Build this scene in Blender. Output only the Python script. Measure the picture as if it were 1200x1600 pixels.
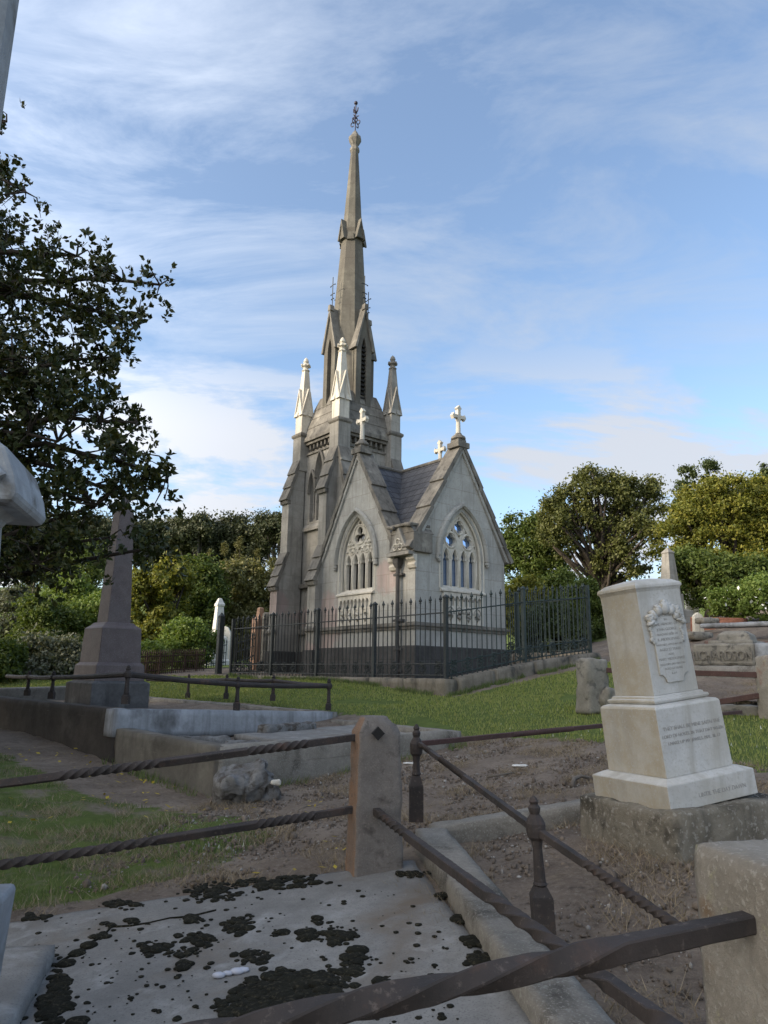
import bpy, math, random
import numpy as np
from math import sin, cos, pi, radians, sqrt, atan2
from mathutils import Vector, Matrix, noise
from mathutils.geometry import tessellate_polygon

random.seed(7)
rng = np.random.default_rng(7)
for o in list(bpy.data.objects):
    bpy.data.objects.remove(o)
scene = bpy.context.scene
C = scene.collection

# ------------------------------------------------------------------ camera
F, PITCH, ROLL, EYE = 1155.0, radians(12.44), radians(.835), 1.05
c_, s_ = cos(PITCH), sin(PITCH)
CAM = np.array([[cos(ROLL), sin(ROLL), 0], [-sin(ROLL), cos(ROLL), 0], [0, 0, 1]]) @ np.array([[1, 0, 0], [0, -s_, c_], [0, c_, s_]])
cam_d = bpy.data.cameras.new('camera')
cam = bpy.data.objects.new('camera', cam_d)
C.objects.link(cam)
cam_d.sensor_fit = 'VERTICAL'
cam_d.sensor_height = 24
cam_d.sensor_width = 18
cam_d.lens = 24 * F / 1600
cam_d.clip_start = .05
cam_d.clip_end = 3000
right, up, fwd = (Vector(CAM[i]) for i in range(3))
m = Matrix((right, up, -fwd)).transposed().to_4x4()
m.translation = Vector((0, 0, EYE))
cam.matrix_world = m
scene.camera = cam

# ------------------------------------------------------------------ world, sun, exposure
SUN_EL, SUN_AZ = radians(20), radians(-112)      # azimuth clockwise from +Y
w = bpy.data.worlds.new('World')
scene.world = w
w.use_nodes = True
nt = w.node_tree
nt.nodes.clear()


def N(nt, typ, **kw):
    n = nt.nodes.new(typ)
    for k, v in kw.items():
        if k == 'ins':
            for a, b in v.items():
                n.inputs[a].default_value = b
        else:
            setattr(n, k, v)
    return n


L = lambda nt, a, b: nt.links.new(a, b)


def ramp(nt, fac, stops, interp='LINEAR'):
    r = nt.nodes.new('ShaderNodeValToRGB')
    r.color_ramp.interpolation = interp
    e = r.color_ramp.elements
    while len(e) < len(stops):
        e.new(.5)
    for el, (p, c) in zip(e, stops):
        el.position = p
        el.color = (*c, 1) if len(c) == 3 else c
    nt.links.new(fac, r.inputs[0])
    return r.outputs[0]


def math_(nt, op, a, b=None, c=None, clamp=False):
    n = nt.nodes.new('ShaderNodeMath')
    n.operation = op
    n.use_clamp = clamp
    for i, v in enumerate((a, b, c)):
        if v is None:
            continue
        if isinstance(v, (int, float)):
            n.inputs[i].default_value = v
        else:
            nt.links.new(v, n.inputs[i])
    return n.outputs[0]


def mixc(nt, fac, a, b, blend='MIX'):
    n = nt.nodes.new('ShaderNodeMix')
    n.data_type = 'RGBA'
    n.blend_type = blend
    for i, v in ((0, fac), (6, a), (7, b)):
        if isinstance(v, (int, float)):
            n.inputs[i].default_value = v
        elif isinstance(v, tuple):
            n.inputs[i].default_value = (*v, 1) if len(v) == 3 else v
        else:
            nt.links.new(v, n.inputs[i])
    return n.outputs[2]


def build_sky():
    out = N(nt, 'ShaderNodeOutputWorld')
    sky = N(nt, 'ShaderNodeTexSky', sky_type='NISHITA', sun_disc=False, sun_elevation=SUN_EL, sun_rotation=SUN_AZ % (2 * pi),
            altitude=50, air_density=1.0, dust_density=.6, ozone_density=2.1)
    b1 = N(nt, 'ShaderNodeBackground', ins={1: .135})
    L(nt, sky.outputs[0], b1.inputs[0])
    tc = N(nt, 'ShaderNodeTexCoord')
    sx = N(nt, 'ShaderNodeSeparateXYZ')
    L(nt, tc.outputs['Generated'], sx.inputs[0])
    z = math_(nt, 'MAXIMUM', sx.outputs[2], 0.0)
    zz = math_(nt, 'ADD', z, .22)
    cx = N(nt, 'ShaderNodeCombineXYZ')
    L(nt, math_(nt, 'DIVIDE', sx.outputs[0], zz), cx.inputs[0])
    L(nt, math_(nt, 'DIVIDE', sx.outputs[1], zz), cx.inputs[1])

    def layer(rot, scl, detail, dist, off, rough=.55):
        mp = N(nt, 'ShaderNodeMapping')
        mp.inputs['Rotation'].default_value = (0, 0, rot)
        mp.inputs['Scale'].default_value = scl
        mp.inputs['Location'].default_value = off
        L(nt, cx.outputs[0], mp.inputs[0])
        nz = N(nt, 'ShaderNodeTexNoise', ins={'Scale': 1.0, 'Detail': detail, 'Roughness': rough, 'Distortion': dist})
        L(nt, mp.outputs[0], nz.inputs['Vector'])
        return nz.outputs[0]
    n1 = layer(radians(-50), (1.5, 3.6, 1), 10, .8, (3.1, 1.7, 0), .64)
    n2 = layer(radians(-38), (.6, 1.2, 1), 5, .9, (7.2, 4.6, 0), .5)
    n3 = layer(0, (1.5, 2.6, 1), 9, .35, (1.3, 9.4, 0), .6)
    cirrus = math_(nt, 'MULTIPLY', ramp(nt, n1, [(.36, (0, 0, 0)), (.64, (1, 1, 1))]), ramp(nt, n2, [(.36, (0.16, 0.16, 0.16)), (.54, (1, 1, 1))]))
    cirrus = math_(nt, 'MULTIPLY', cirrus, .60)
    low = ramp(nt, sx.outputs[2], [(.02, (1, 1, 1)), (.30, (.9, .9, .9)), (.50, (0, 0, 0))], 'EASE')
    cum = math_(nt, 'MULTIPLY', ramp(nt, n3, [(.43, (0, 0, 0)), (.56, (1, 1, 1))]), low)
    veil = math_(nt, 'MULTIPLY', ramp(nt, sx.outputs[2], [(0, (1, 1, 1)), (.35, (.35, .35, .35)), (1, (.4, .4, .4))]), .30)
    cov = math_(nt, 'MAXIMUM', math_(nt, 'MAXIMUM', cirrus, cum), veil)
    # clouds towards the sun are brighter
    vd = N(nt, 'ShaderNodeVectorMath', operation='DOT_PRODUCT')
    L(nt, tc.outputs['Generated'], vd.inputs[0])
    vd.inputs[1].default_value = SUN_DIR
    near_sun = math_(nt, 'POWER', math_(nt, 'MAXIMUM', math_(nt, 'MULTIPLY_ADD', vd.outputs['Value'], .75, .25), 0.0), 2.0)
    glow = math_(nt, 'MULTIPLY_ADD', near_sun, 5.0, 1.0)
    cov = math_(nt, 'MAXIMUM', cov, math_(nt, 'MULTIPLY', near_sun, .8))
    b2 = N(nt, 'ShaderNodeBackground')
    cc = mixc(nt, cum, (.72, .82, .98), (.92, .94, 1.0))
    cc = mixc(nt, near_sun, cc, (1.0, .90, .76))
    L(nt, cc, b2.inputs[0])
    L(nt, math_(nt, 'MULTIPLY', glow, .37), b2.inputs[1])
    mx = N(nt, 'ShaderNodeMixShader')
    L(nt, cov, mx.inputs[0])
    L(nt, b1.outputs[0], mx.inputs[1])
    L(nt, b2.outputs[0], mx.inputs[2])
    L(nt, mx.outputs[0], out.inputs[0])


SUN_DIR = Vector((sin(SUN_AZ) * cos(SUN_EL), cos(SUN_AZ) * cos(SUN_EL), sin(SUN_EL)))
build_sky()
sun_d = bpy.data.lights.new('sun', 'SUN')
sun_d.energy = 2.4
sun_d.angle = radians(3)
sun_d.color = (1, .86, .68)
sun = bpy.data.objects.new('sun', sun_d)
C.objects.link(sun)
sun.rotation_euler = SUN_DIR.to_track_quat('Z', 'Y').to_euler()
scene.view_settings.view_transform = 'Standard'
scene.view_settings.look = 'None'
scene.view_settings.gamma = 1
scene.view_settings.exposure = 1.12
scene.view_settings.use_curve_mapping = False
scene.cycles.max_bounces = 6
scene.cycles.transparent_max_bounces = 6
scene.cycles.use_denoising = True


# ------------------------------------------------------------------ places seen in the photograph -> points in the place
def ray(u, v):
    return CAM.T @ np.array([(u - 600) / F, (800 - v) / F, 1.0])


def dp(u, v, y):
    d = ray(u, v)
    t = y / d[1]
    return Vector((d[0] * t, y, EYE + d[2] * t))


def plane_z(x, y):
    return .12 * (x * .975 + (y - 4.4) * .22)


def gt(u, v, dz=0.0):
    d = ray(u, v)
    t = (EYE - dz + .12 * .22 * 4.4) / (.12 * (.975 * d[0] + .22 * d[1]) - d[2])
    return Vector((d[0] * t, d[1] * t, EYE + d[2] * t))


# ------------------------------------------------------------------ object helpers
def tag(o, label=None, cat=None, group=None, kind=None):
    for k, v in (('label', label), ('category', cat), ('group', group), ('kind', kind)):
        if v:
            o[k] = v
    return o


def thing(name, label, cat, loc=(0, 0, 0), rz=0.0, group=None):
    o = bpy.data.objects.new(name, None)
    C.objects.link(o)
    o.location = loc
    o.rotation_euler = (0, 0, rz)
    o.empty_display_size = .1
    return tag(o, label, cat, group)


TOWER_SCALE = False


class MB:
    def __init__(s):
        s.v, s.f = [], []

    def add(s, verts, faces):
        b = len(s.v)
        s.v += [tuple(p) for p in verts]
        s.f += [tuple(i + b for i in f) for f in faces]
        return s

    def box(s, x0, x1, y0, y1, z0, z1, M=None, taper=None):
        v = [(x0, y0, z0), (x1, y0, z0), (x1, y1, z0), (x0, y1, z0), (x0, y0, z1), (x1, y0, z1), (x1, y1, z1), (x0, y1, z1)]
        if taper is not None:
            mx, my = (x0 + x1) / 2, (y0 + y1) / 2
            v = v[:4] + [(mx + (p[0] - mx) * taper, my + (p[1] - my) * taper, p[2]) for p in v[4:]]
        if M is not None:
            v = [M @ Vector(p) for p in v]
        return s.add(v, [(3, 2, 1, 0), (4, 5, 6, 7), (0, 1, 5, 4), (1, 2, 6, 5), (2, 3, 7, 6), (3, 0, 4, 7)])

    def prism(s, pts, fn, d0, d1):
        """polygon pts (2-D) extruded; fn(p, q, d) -> 3-D point"""
        n = len(pts)
        v = [fn(p[0], p[1], d0) for p in pts] + [fn(p[0], p[1], d1) for p in pts]
        tri = tessellate_polygon([[Vector((p[0], p[1], 0)) for p in pts]])
        f = [tuple(t) for t in tri] + [tuple(i + n for i in reversed(t)) for t in tri]
        f += [(i, (i + 1) % n, (i + 1) % n + n, i + n) for i in range(n)]
        return s.add(v, f)

    def plate(s, loops, fn, d0, d1):
        flat = [p for l in loops for p in l]
        n = len(flat)
        tri = tessellate_polygon([[Vector((p[0], p[1], 0)) for p in l] for l in loops])
        v = [fn(p[0], p[1], d0) for p in flat] + [fn(p[0], p[1], d1) for p in flat]
        f = [tuple(t) for t in tri] + [tuple(i + n for i in reversed(t)) for t in tri]
        b = 0
        for l in loops:
            k = len(l)
            f += [(b + i, b + (i + 1) % k, b + (i + 1) % k + n, b + i + n) for i in range(k)]
            b += k
        return s.add(v, f)

    def frustum(s, n, rings, cx=0, cy=0, rot=0.0, M=None):
        """rings: (radius, z) -- stacked n-gons, capped"""
        v, f = [], []
        for r, z in rings:
            for k in range(n):
                a = rot + 2 * pi * k / n
                v.append((cx + r * cos(a), cy + r * sin(a), z))
        m = len(rings)
        for i in range(m - 1):
            for k in range(n):
                f.append((i * n + k, i * n + (k + 1) % n, (i + 1) * n + (k + 1) % n, (i + 1) * n + k))
        f.append(tuple(reversed(range(n))))
        f.append(tuple((m - 1) * n + k for k in range(n)))
        if M is not None:
            v = [M @ Vector(p) for p in v]
        return s.add(v, f)

    def tube(s, pts, rad, n=8, cap=True):
        pts = [Vector(p) for p in pts]
        if isinstance(rad, (int, float)):
            rad = [rad] * len(pts)
        v, f = [], []
        ref = Vector((.123, .231, .965))
        for i, p in enumerate(pts):
            t = (pts[min(i + 1, len(pts) - 1)] - pts[max(i - 1, 0)])
            t = t.normalized() if t.length > 1e-9 else Vector((0, 0, 1))
            if abs(t.dot(ref)) > .97:
                ref = Vector((.9, .3, .1)).normalized()
            a = t.cross(ref).normalized()
            b = t.cross(a)
            for k in range(n):
                an = 2 * pi * k / n
                v.append(p + (a * cos(an) + b * sin(an)) * rad[i])
        for i in range(len(pts) - 1):
            for k in range(n):
                f.append((i * n + k, i * n + (k + 1) % n, (i + 1) * n + (k + 1) % n, (i + 1) * n + k))
        if cap:
            f.append(tuple(reversed(range(n))))
            f.append(tuple((len(pts) - 1) * n + k for k in range(n)))
        return s.add(v, f)

    def sweep(s, path, prof, normal, closed=False):
        """profile (list of (out, depth)) swept along a path lying in a plane with the given normal"""
        path = [Vector(p) for p in path]
        nn = Vector(normal).normalized()
        k = len(prof)
        v, f = [], []
        for i, p in enumerate(path):
            t = (path[min(i + 1, len(path) - 1)] - path[max(i - 1, 0)]).normalized()
            o = t.cross(nn).normalized()
            for a, d in prof:
                v.append(p + o * a + nn * d)
        for i in range(len(path) - 1):
            for j in range(k):
                f.append((i * k + j, i * k + (j + 1) % k, (i + 1) * k + (j + 1) % k, (i + 1) * k + j))
        f.append(tuple(reversed(range(k))))
        f.append(tuple((len(path) - 1) * k + j for j in range(k)))
        return s.add(v, f)

    def blob(s, c, r, sub=1, rough=.15, squash=(1, 1, 1), M=None):
        ico = ICO[sub]
        c = Vector(c)
        off = Vector((random.random() * 50, random.random() * 50, 0))
        v = []
        for p in ico[0]:
            k = r * (1 + rough * noise.noise(p * 2.2 + off))
            q = Vector((p.x * squash[0], p.y * squash[1], p.z * squash[2])) * k
            if M is not None:
                q = M @ q
            v.append(c + q)
        return s.add(v, ico[1])

    def build(s, name, mat, parent=None, bevel=0.0, smooth=False, loc=None, seg=2):
        if TOWER_SCALE:     # the tower was drawn at a smaller scale round its own axis
            s.v = [(1.524 + 1.055 * (p[0] - .87), 4.791 + 1.055 * (p[1] - 3.90), 1.055 * p[2] - .058) for p in s.v]
        me = bpy.data.meshes.new(name)
        me.from_pydata(s.v, [], s.f)
        me.validate(clean_customdata=False)
        me.update()
        # consistent outward normals
        import bmesh
        bm = bmesh.new()
        bm.from_mesh(me)
        bmesh.ops.recalc_face_normals(bm, faces=bm.faces)
        bm.to_mesh(me)
        bm.free()
        if smooth:
            me.polygons.foreach_set('use_smooth', [True] * len(me.polygons))
        if mat:
            me.materials.append(mat)
        o = bpy.data.objects.new(name, me)
        C.objects.link(o)
        if parent is not None:
            o.parent = parent
        if loc is not None:
            o.location = loc
        if bevel:
            b = o.modifiers.new('bevel', 'BEVEL')
            b.width = bevel
            b.segments = seg
            b.limit_method = 'ANGLE'
            b.angle_limit = radians(35)
        return o


def make_ico(sub):
    import bmesh
    bm = bmesh.new()
    bmesh.ops.create_icosphere(bm, subdivisions=sub, radius=1)
    v = [p.co.copy() for p in bm.verts]
    f = [tuple(q.index for q in p.verts) for p in bm.faces]
    bm.free()
    return v, f


ICO = {k: make_ico(k) for k in (1, 2, 3)}


def raw_mesh(name, verts, faces, mat, parent=None, smooth=False):
    """fast mesh from numpy arrays; faces (n, k)"""
    me = bpy.data.meshes.new(name)
    nv, nf, k = len(verts), len(faces), faces.shape[1]
    me.vertices.add(nv)
    me.vertices.foreach_set('co', np.ascontiguousarray(verts, dtype=np.float32).ravel())
    me.loops.add(nf * k)
    me.loops.foreach_set('vertex_index', np.ascontiguousarray(faces, dtype=np.int32).ravel())
    me.polygons.add(nf)
    me.polygons.foreach_set('loop_start', np.arange(0, nf * k, k, dtype=np.int32))
    me.polygons.foreach_set('loop_total', np.full(nf, k, dtype=np.int32))
    if smooth:
        me.polygons.foreach_set('use_smooth', np.ones(nf, dtype=bool))
    me.update(calc_edges=True)
    me.materials.append(mat)
    o = bpy.data.objects.new(name, me)
    C.objects.link(o)
    if parent is not None:
        o.parent = parent
    return o


def rough_box(mb, size, M, cell=.04, amp=.006, rnd=.02, fr=9.0, taper=1.0, top=None, chip=0.0):
    """weathered stone block: sizes centred in x, y, z from 0; M places it; edges rounded, faces uneven"""
    sx, sy, sz = size
    nx, ny, nz = (max(2, int(q / cell)) for q in size)
    off = Vector((random.random() * 99, random.random() * 99, 0))
    idx = {}
    V, Fc = [], []

    def vert(i, j, k):
        if (i, j, k) in idx:
            return idx[(i, j, k)]
        p = Vector((-sx / 2 + sx * i / nx, -sy / 2 + sy * j / ny, sz * k / nz))
        # rounded edges
        h = Vector((sx / 2, sy / 2, sz / 2))
        q = p - Vector((0, 0, sz / 2))
        inner = Vector(tuple(max(-(hh - rnd), min(hh - rnd, c)) for hh, c in zip(h, q)))
        d = q - inner
        if d.length > 1e-9:
            d = d.normalized() * rnd
        q = inner + d
        p = q + Vector((0, 0, sz / 2))
        tz = max(0, min(1, p.z / sz))
        kk = 1 + (taper - 1) * tz
        p.x *= kk
        p.y *= kk
        if top:
            p = top(p, tz)
        nvec = noise.noise_vector((p + off) * fr) * amp + noise.noise_vector((p + off) * fr * 3.1) * amp * .5
        if chip:
            e = sum(1 for hh, c in zip(h, q) if abs(c) > hh - rnd * 1.5)
            if e >= 2:
                cval = noise.noise((p + off) * 6)
                if cval > .12:
                    nvec -= q.normalized() * chip * (cval - .12) * 2
        V.append(M @ (p + nvec))
        idx[(i, j, k)] = len(V) - 1
        return idx[(i, j, k)]
    for i in range(nx):
        for j in range(ny):
            for k in (0, nz):
                q = (vert(i, j, k), vert(i + 1, j, k), vert(i + 1, j + 1, k), vert(i, j + 1, k))
                Fc.append(q if k else q[::-1])
    for i in range(nx):
        for k in range(nz):
            for j in (0, ny):
                q = (vert(i, j, k), vert(i + 1, j, k), vert(i + 1, j, k + 1), vert(i, j, k + 1))
                Fc.append(q[::-1] if j else q)
    for j in range(ny):
        for k in range(nz):
            for i in (0, nx):
                q = (vert(i, j, k), vert(i, j + 1, k), vert(i, j + 1, k + 1), vert(i, j, k + 1))
                Fc.append(q if i else q[::-1])
    return mb.add(V, Fc)


def frame(origin, xdir, zdir=(0, 0, 1)):
    z = Vector(zdir).normalized()
    x = Vector(xdir)
    x = (x - z * x.dot(z)).normalized()
    y = z.cross(x)
    m = Matrix((x, y, z)).transposed().to_4x4()
    m.translation = Vector(origin)
    return m


# ------------------------------------------------------------------ materials
def new_mat(name):
    m = bpy.data.materials.new(name)
    m.use_nodes = True
    t = m.node_tree
    t.nodes.clear()
    out = N(t, 'ShaderNodeOutputMaterial')
    b = N(t, 'ShaderNodeBsdfPrincipled')
    L(t, b.outputs[0], out.inputs[0])
    return m, t, b, out


def tex(t, co, scale, detail=6, rough=.6, dist=0.0, vec=None):
    n = N(t, 'ShaderNodeTexNoise', ins={'Scale': scale, 'Detail': detail, 'Roughness': rough, 'Distortion': dist})
    L(t, co, n.inputs['Vector'])
    return n.outputs[0]


def mapped(t, co, scl=(1, 1, 1), loc=(0, 0, 0)):
    mp = N(t, 'ShaderNodeMapping')
    mp.inputs['Scale'].default_value = scl
    mp.inputs['Location'].default_value = loc
    L(t, co, mp.inputs[0])
    return mp.outputs[0]


def stone(name, c1, c2, scale=3.0, stain=None, stain_at=(.52, .68), stain_scale=1.2, streak=None, speck=None, speck_scale=40, lichen=None,
          lichen_at=(.6, .66), lichen_scale=9, rough=.88, bump=.25, bscale=30, joints=None, spec=.25, patches=None, face=None):
    m, t, b, out = new_mat(name)
    co = N(t, 'ShaderNodeTexCoord').outputs['Object']
    col = ramp(t, tex(t, co, scale, 8, .62), [(.3, c1), (.7, c2)])
    col = mixc(t, ramp(t, tex(t, co, scale * 6, 5, .7), [(.35, (0, 0, 0)), (.75, (.45, .45, .45))]), col, tuple(x * .62 for x in c1))
    if stain:
        col = mixc(t, ramp(t, tex(t, co, stain_scale, 6, .6, .4), [(stain_at[0], (0, 0, 0)), (stain_at[1], (1, 1, 1))]), col, stain)
    if patches:     # discoloured areas of the stonework: (x, y, z, radius) in the part's own space, and a colour
        for (px_, py_, pz_, pr_) in patches[0]:
            ds = N(t, 'ShaderNodeVectorMath', operation='DISTANCE')
            L(t, co, ds.inputs[0])
            ds.inputs[1].default_value = (px_, py_, pz_)
            q = math_(t, 'ADD', math_(t, 'DIVIDE', ds.outputs['Value'], pr_), math_(t, 'MULTIPLY', tex(t, co, 2.2, 5, .6), .9))
            col = mixc(t, ramp(t, q, [(.85, (.65, .65, .65)), (1.3, (0, 0, 0))]), col, patches[1])
    if face:        # faces turned one way tinted: (direction, colour)
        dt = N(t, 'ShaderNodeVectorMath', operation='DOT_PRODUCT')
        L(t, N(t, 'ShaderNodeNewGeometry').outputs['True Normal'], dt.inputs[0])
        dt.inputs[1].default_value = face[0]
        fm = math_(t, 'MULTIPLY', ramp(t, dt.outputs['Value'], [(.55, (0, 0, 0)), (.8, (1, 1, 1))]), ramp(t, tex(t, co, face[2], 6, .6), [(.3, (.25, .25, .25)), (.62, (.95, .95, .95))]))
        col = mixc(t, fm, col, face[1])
    if streak:
        sv = tex(t, mapped(t, co, (5, 5, .35)), 1.6, 5, .6)
        col = mixc(t, ramp(t, sv, [(.5, (0, 0, 0)), (.72, (.85, .85, .85))]), col, streak)
    if speck:
        col = mixc(t, ramp(t, tex(t, co, speck_scale, 3, .6), [(.56, (0, 0, 0)), (.64, (.8, .8, .8))]), col, speck)
    if lichen:
        col = mixc(t, ramp(t, tex(t, co, lichen_scale, 5, .65, .3), [(lichen_at[0], (0, 0, 0)), (lichen_at[1], (.9, .9, .9))]), col, lichen)
    if joints:
        br = N(t, 'ShaderNodeTexBrick', ins={'Scale': 1.0, 'Mortar Size': joints[2], 'Mortar Smooth': .2, 'Brick Width': joints[0], 'Row Height': joints[1],
                                             'Color1': (1, 1, 1, 1), 'Color2': (.86, .86, .86, 1), 'Mortar': (.78, .76, .74, 1)})
        br.offset = .5
        sp = N(t, 'ShaderNodeSeparateXYZ')
        L(t, co, sp.inputs[0])
        cb = N(t, 'ShaderNodeCombineXYZ')
        L(t, math_(t, 'ADD', sp.outputs[0], sp.outputs[1]), cb.inputs[0])
        L(t, sp.outputs[2], cb.inputs[1])
        L(t, cb.outputs[0], br.inputs['Vector'])
        col = mixc(t, 1.0, col, br.outputs[0], 'MULTIPLY')
    L(t, col, b.inputs['Base Color'])
    b.inputs['Roughness'].default_value = rough
    b.inputs['Specular IOR Level'].default_value = spec
    bp = N(t, 'ShaderNodeBump', ins={'Strength': bump, 'Distance': .02})
    L(t, tex(t, co, bscale, 8, .7), bp.inputs['Height'])
    L(t, bp.outputs[0], b.inputs['Normal'])
    return m


def leafmat(name, cols, trans=.35, rough=.55):
    m, t, b, out = new_mat(name)
    geo = N(t, 'ShaderNodeNewGeometry')
    col = ramp(t, geo.outputs['Random Per Island'], [(i / max(1, len(cols) - 1), c) for i, c in enumerate(cols)])
    co = N(t, 'ShaderNodeTexCoord').outputs['Object']
    col = mixc(t, ramp(t, tex(t, co, .55, 3), [(.35, (0, 0, 0)), (.65, (.55, .55, .55))]), col, mixc(t, .5, col, cols[-1]))
    L(t, col, b.inputs['Base Color'])
    b.inputs['Roughness'].default_value = rough
    b.inputs['Specular IOR Level'].default_value = .3
    tr = N(t, 'ShaderNodeBsdfTranslucent')
    L(t, mixc(t, 1.0, col, (1.0, 1.0, .5), 'MULTIPLY'), tr.inputs[0])
    mx = N(t, 'ShaderNodeMixShader', ins={0: trans})
    L(t, b.outputs[0], mx.inputs[1])
    L(t, tr.outputs[0], mx.inputs[2])
    L(t, mx.outputs[0], out.inputs[0])
    return m


def iron(name, c1=(.026, .023, .022), c2=(.065, .050, .044), rust=(.13, .07, .045), amt=(.57, .76), rough=.78):
    m, t, b, out = new_mat(name)
    co = N(t, 'ShaderNodeTexCoord').outputs['Object']
    col = ramp(t, tex(t, co, 7, 8, .65), [(.3, c1), (.72, c2)])
    col = mixc(t, ramp(t, tex(t, co, 4, 7, .7), [(amt[0], (0, 0, 0)), (amt[1], (.8, .8, .8))]), col, rust)
    col = mixc(t, ramp(t, tex(t, co, 60, 4, .7), [(.58, (0, 0, 0)), (.7, (.6, .6, .6))]), col, (.16, .13, .11))
    L(t, col, b.inputs['Base Color'])
    b.inputs['Roughness'].default_value = rough
    b.inputs['Metallic'].default_value = .25
    bp = N(t, 'ShaderNodeBump', ins={'Strength': .35, 'Distance': .006})
    L(t, tex(t, co, 90, 6, .7), bp.inputs['Height'])
    L(t, bp.outputs[0], b.inputs['Normal'])
    return m


def plain(name, c, rough=.8, metal=0.0):
    m, t, b, out = new_mat(name)
    b.inputs['Base Color'].default_value = (*c, 1)
    b.inputs['Roughness'].default_value = rough
    b.inputs['Metallic'].default_value = metal
    return m


def ground_mat():
    m, t, b, out = new_mat('ground_soil_and_turf')
    co = N(t, 'ShaderNodeTexCoord').outputs['Object']
    at = N(t, 'ShaderNodeAttribute', attribute_name='turf')
    dirt = ramp(t, tex(t, co, 1.6, 10, .7), [(.28, (.12, .094, .074)), (.5, (.20, .16, .127)), (.72, (.29, .24, .19))])
    dirt = mixc(t, ramp(t, tex(t, co, 34, 5, .75), [(.5, (0, 0, 0)), (.75, (.8, .8, .8))]), dirt, (.31, .265, .215))
    dirt = mixc(t, ramp(t, tex(t, co, 14, 6, .7), [(.55, (0, 0, 0)), (.68, (.8, .8, .8))]), dirt, (.085, .068, .055))
    straw = mixc(t, ramp(t, tex(t, mapped(t, co, (1, 2.2, 1)), 3.2, 9, .7), [(.55, (0, 0, 0)), (.72, (.75, .75, .75))]), dirt, (.30, .24, .165))
    turf = ramp(t, tex(t, co, 5, 9, .7), [(.3, (.07, .095, .026)), (.6, (.12, .155, .042)), (.8, (.18, .19, .075))])
    edge = math_(t, 'ADD', at.outputs['Fac'], math_(t, 'MULTIPLY', math_(t, 'SUBTRACT', tex(t, co, 2.4, 8, .65), .5), 1.1))
    f = N(t, 'ShaderNodeMapRange', ins={1: .42, 2: .62})
    L(t, edge, f.inputs[0])
    col = mixc(t, f.outputs[0], straw, turf)
    L(t, col, b.inputs['Base Color'])
    b.inputs['Roughness'].default_value = .95
    b.inputs['Specular IOR Level'].default_value = .1
    bp = N(t, 'ShaderNodeBump', ins={'Strength': .9, 'Distance': .05})
    L(t, math_(t, 'ADD', tex(t, co, 9, 9, .75), math_(t, 'MULTIPLY', tex(t, co, 55, 5, .7), .35)), bp.inputs['Height'])
    L(t, bp.outputs[0], b.inputs['Normal'])
    return m


def roof_mat():
    m, t, b, out = new_mat('weathered_roof_slates')
    co = N(t, 'ShaderNodeTexCoord').outputs['Object']
    col = ramp(t, tex(t, co, 2.2, 7, .65), [(.3, (.045, .047, .055)), (.7, (.105, .105, .115))])
    col = mixc(t, ramp(t, tex(t, co, 9, 6, .7), [(.62, (0, 0, 0)), (.7, (.7, .7, .7))]), col, (.25, .25, .25))
    sp = N(t, 'ShaderNodeSeparateXYZ')
    L(t, co, sp.inputs[0])
    cb = N(t, 'ShaderNodeCombineXYZ')
    L(t, math_(t, 'ADD', sp.outputs[0], sp.outputs[1]), cb.inputs[0])
    L(t, sp.outputs[2], cb.inputs[1])
    br = N(t, 'ShaderNodeTexBrick', ins={'Scale': 1.0, 'Mortar Size': .012, 'Mortar Smooth': .3, 'Brick Width': .28, 'Row Height': .17,
                                         'Color1': (1, 1, 1, 1), 'Color2': (.72, .74, .78, 1), 'Mortar': (.25, .25, .25, 1)})
    L(t, cb.outputs[0], br.inputs['Vector'])
    L(t, mixc(t, 1.0, col, br.outputs[0], 'MULTIPLY'), b.inputs['Base Color'])
    b.inputs['Roughness'].default_value = .7
    bp = N(t, 'ShaderNodeBump', ins={'Strength': .6, 'Distance': .03})
    # each course leans: saw-tooth height along z
    saw = math_(t, 'FRACT', math_(t, 'DIVIDE', sp.outputs[2], .17))
    L(t, math_(t, 'SUBTRACT', math_(t, 'ADD', 1.0, math_(t, 'MULTIPLY', tex(t, co, 20, 4), .3)), saw), bp.inputs['Height'])
    L(t, bp.outputs[0], b.inputs['Normal'])
    return m


def glass_mat(name, base, metal):
    m, t, b, out = new_mat(name)
    b.inputs['Base Color'].default_value = (*base, 1)
    b.inputs['Metallic'].default_value = metal
    b.inputs['Roughness'].default_value = .06
    return m


M_CHAPEL = stone('chapel_limestone', (.385, .378, .345), (.49, .482, .45), 1.1, stain=(.29, .28, .255), stain_at=(.5, .7), stain_scale=.7,
                 streak=(.235, .225, .20), speck=(.33, .31, .275), speck_scale=25, bump=.2, bscale=14, joints=(1.0, .42, .010), patches=([(0, 3.4, 2.3, 1.5), (0, 2.9, 1.2, 1.0), (0, 1.0, 3.3, .8), (0, .9, 1.4, .5)], (.42, .30, .275)))
M_PALE = stone('pale_dressed_stone', (.54, .50, .42), (.66, .62, .54), 2.0, streak=(.36, .33, .28), bump=.15, bscale=20)
M_WEATHERED = stone('weathered_dark_coping', (.13, .12, .105), (.26, .24, .205), 2.2, stain=(.30, .28, .24), stain_at=(.58, .7), stain_scale=2.2,
                    streak=(.06, .056, .05), bump=.4, bscale=18)
M_SPIRE = stone('weathered_spire_stone', (.11, .103, .086), (.21, .196, .162), 1.3, stain=(.11, .10, .085), stain_at=(.5, .66), stain_scale=1.1,
                streak=(.10, .09, .075), bump=.3, bscale=14, joints=(.62, .55, .008))
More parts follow.
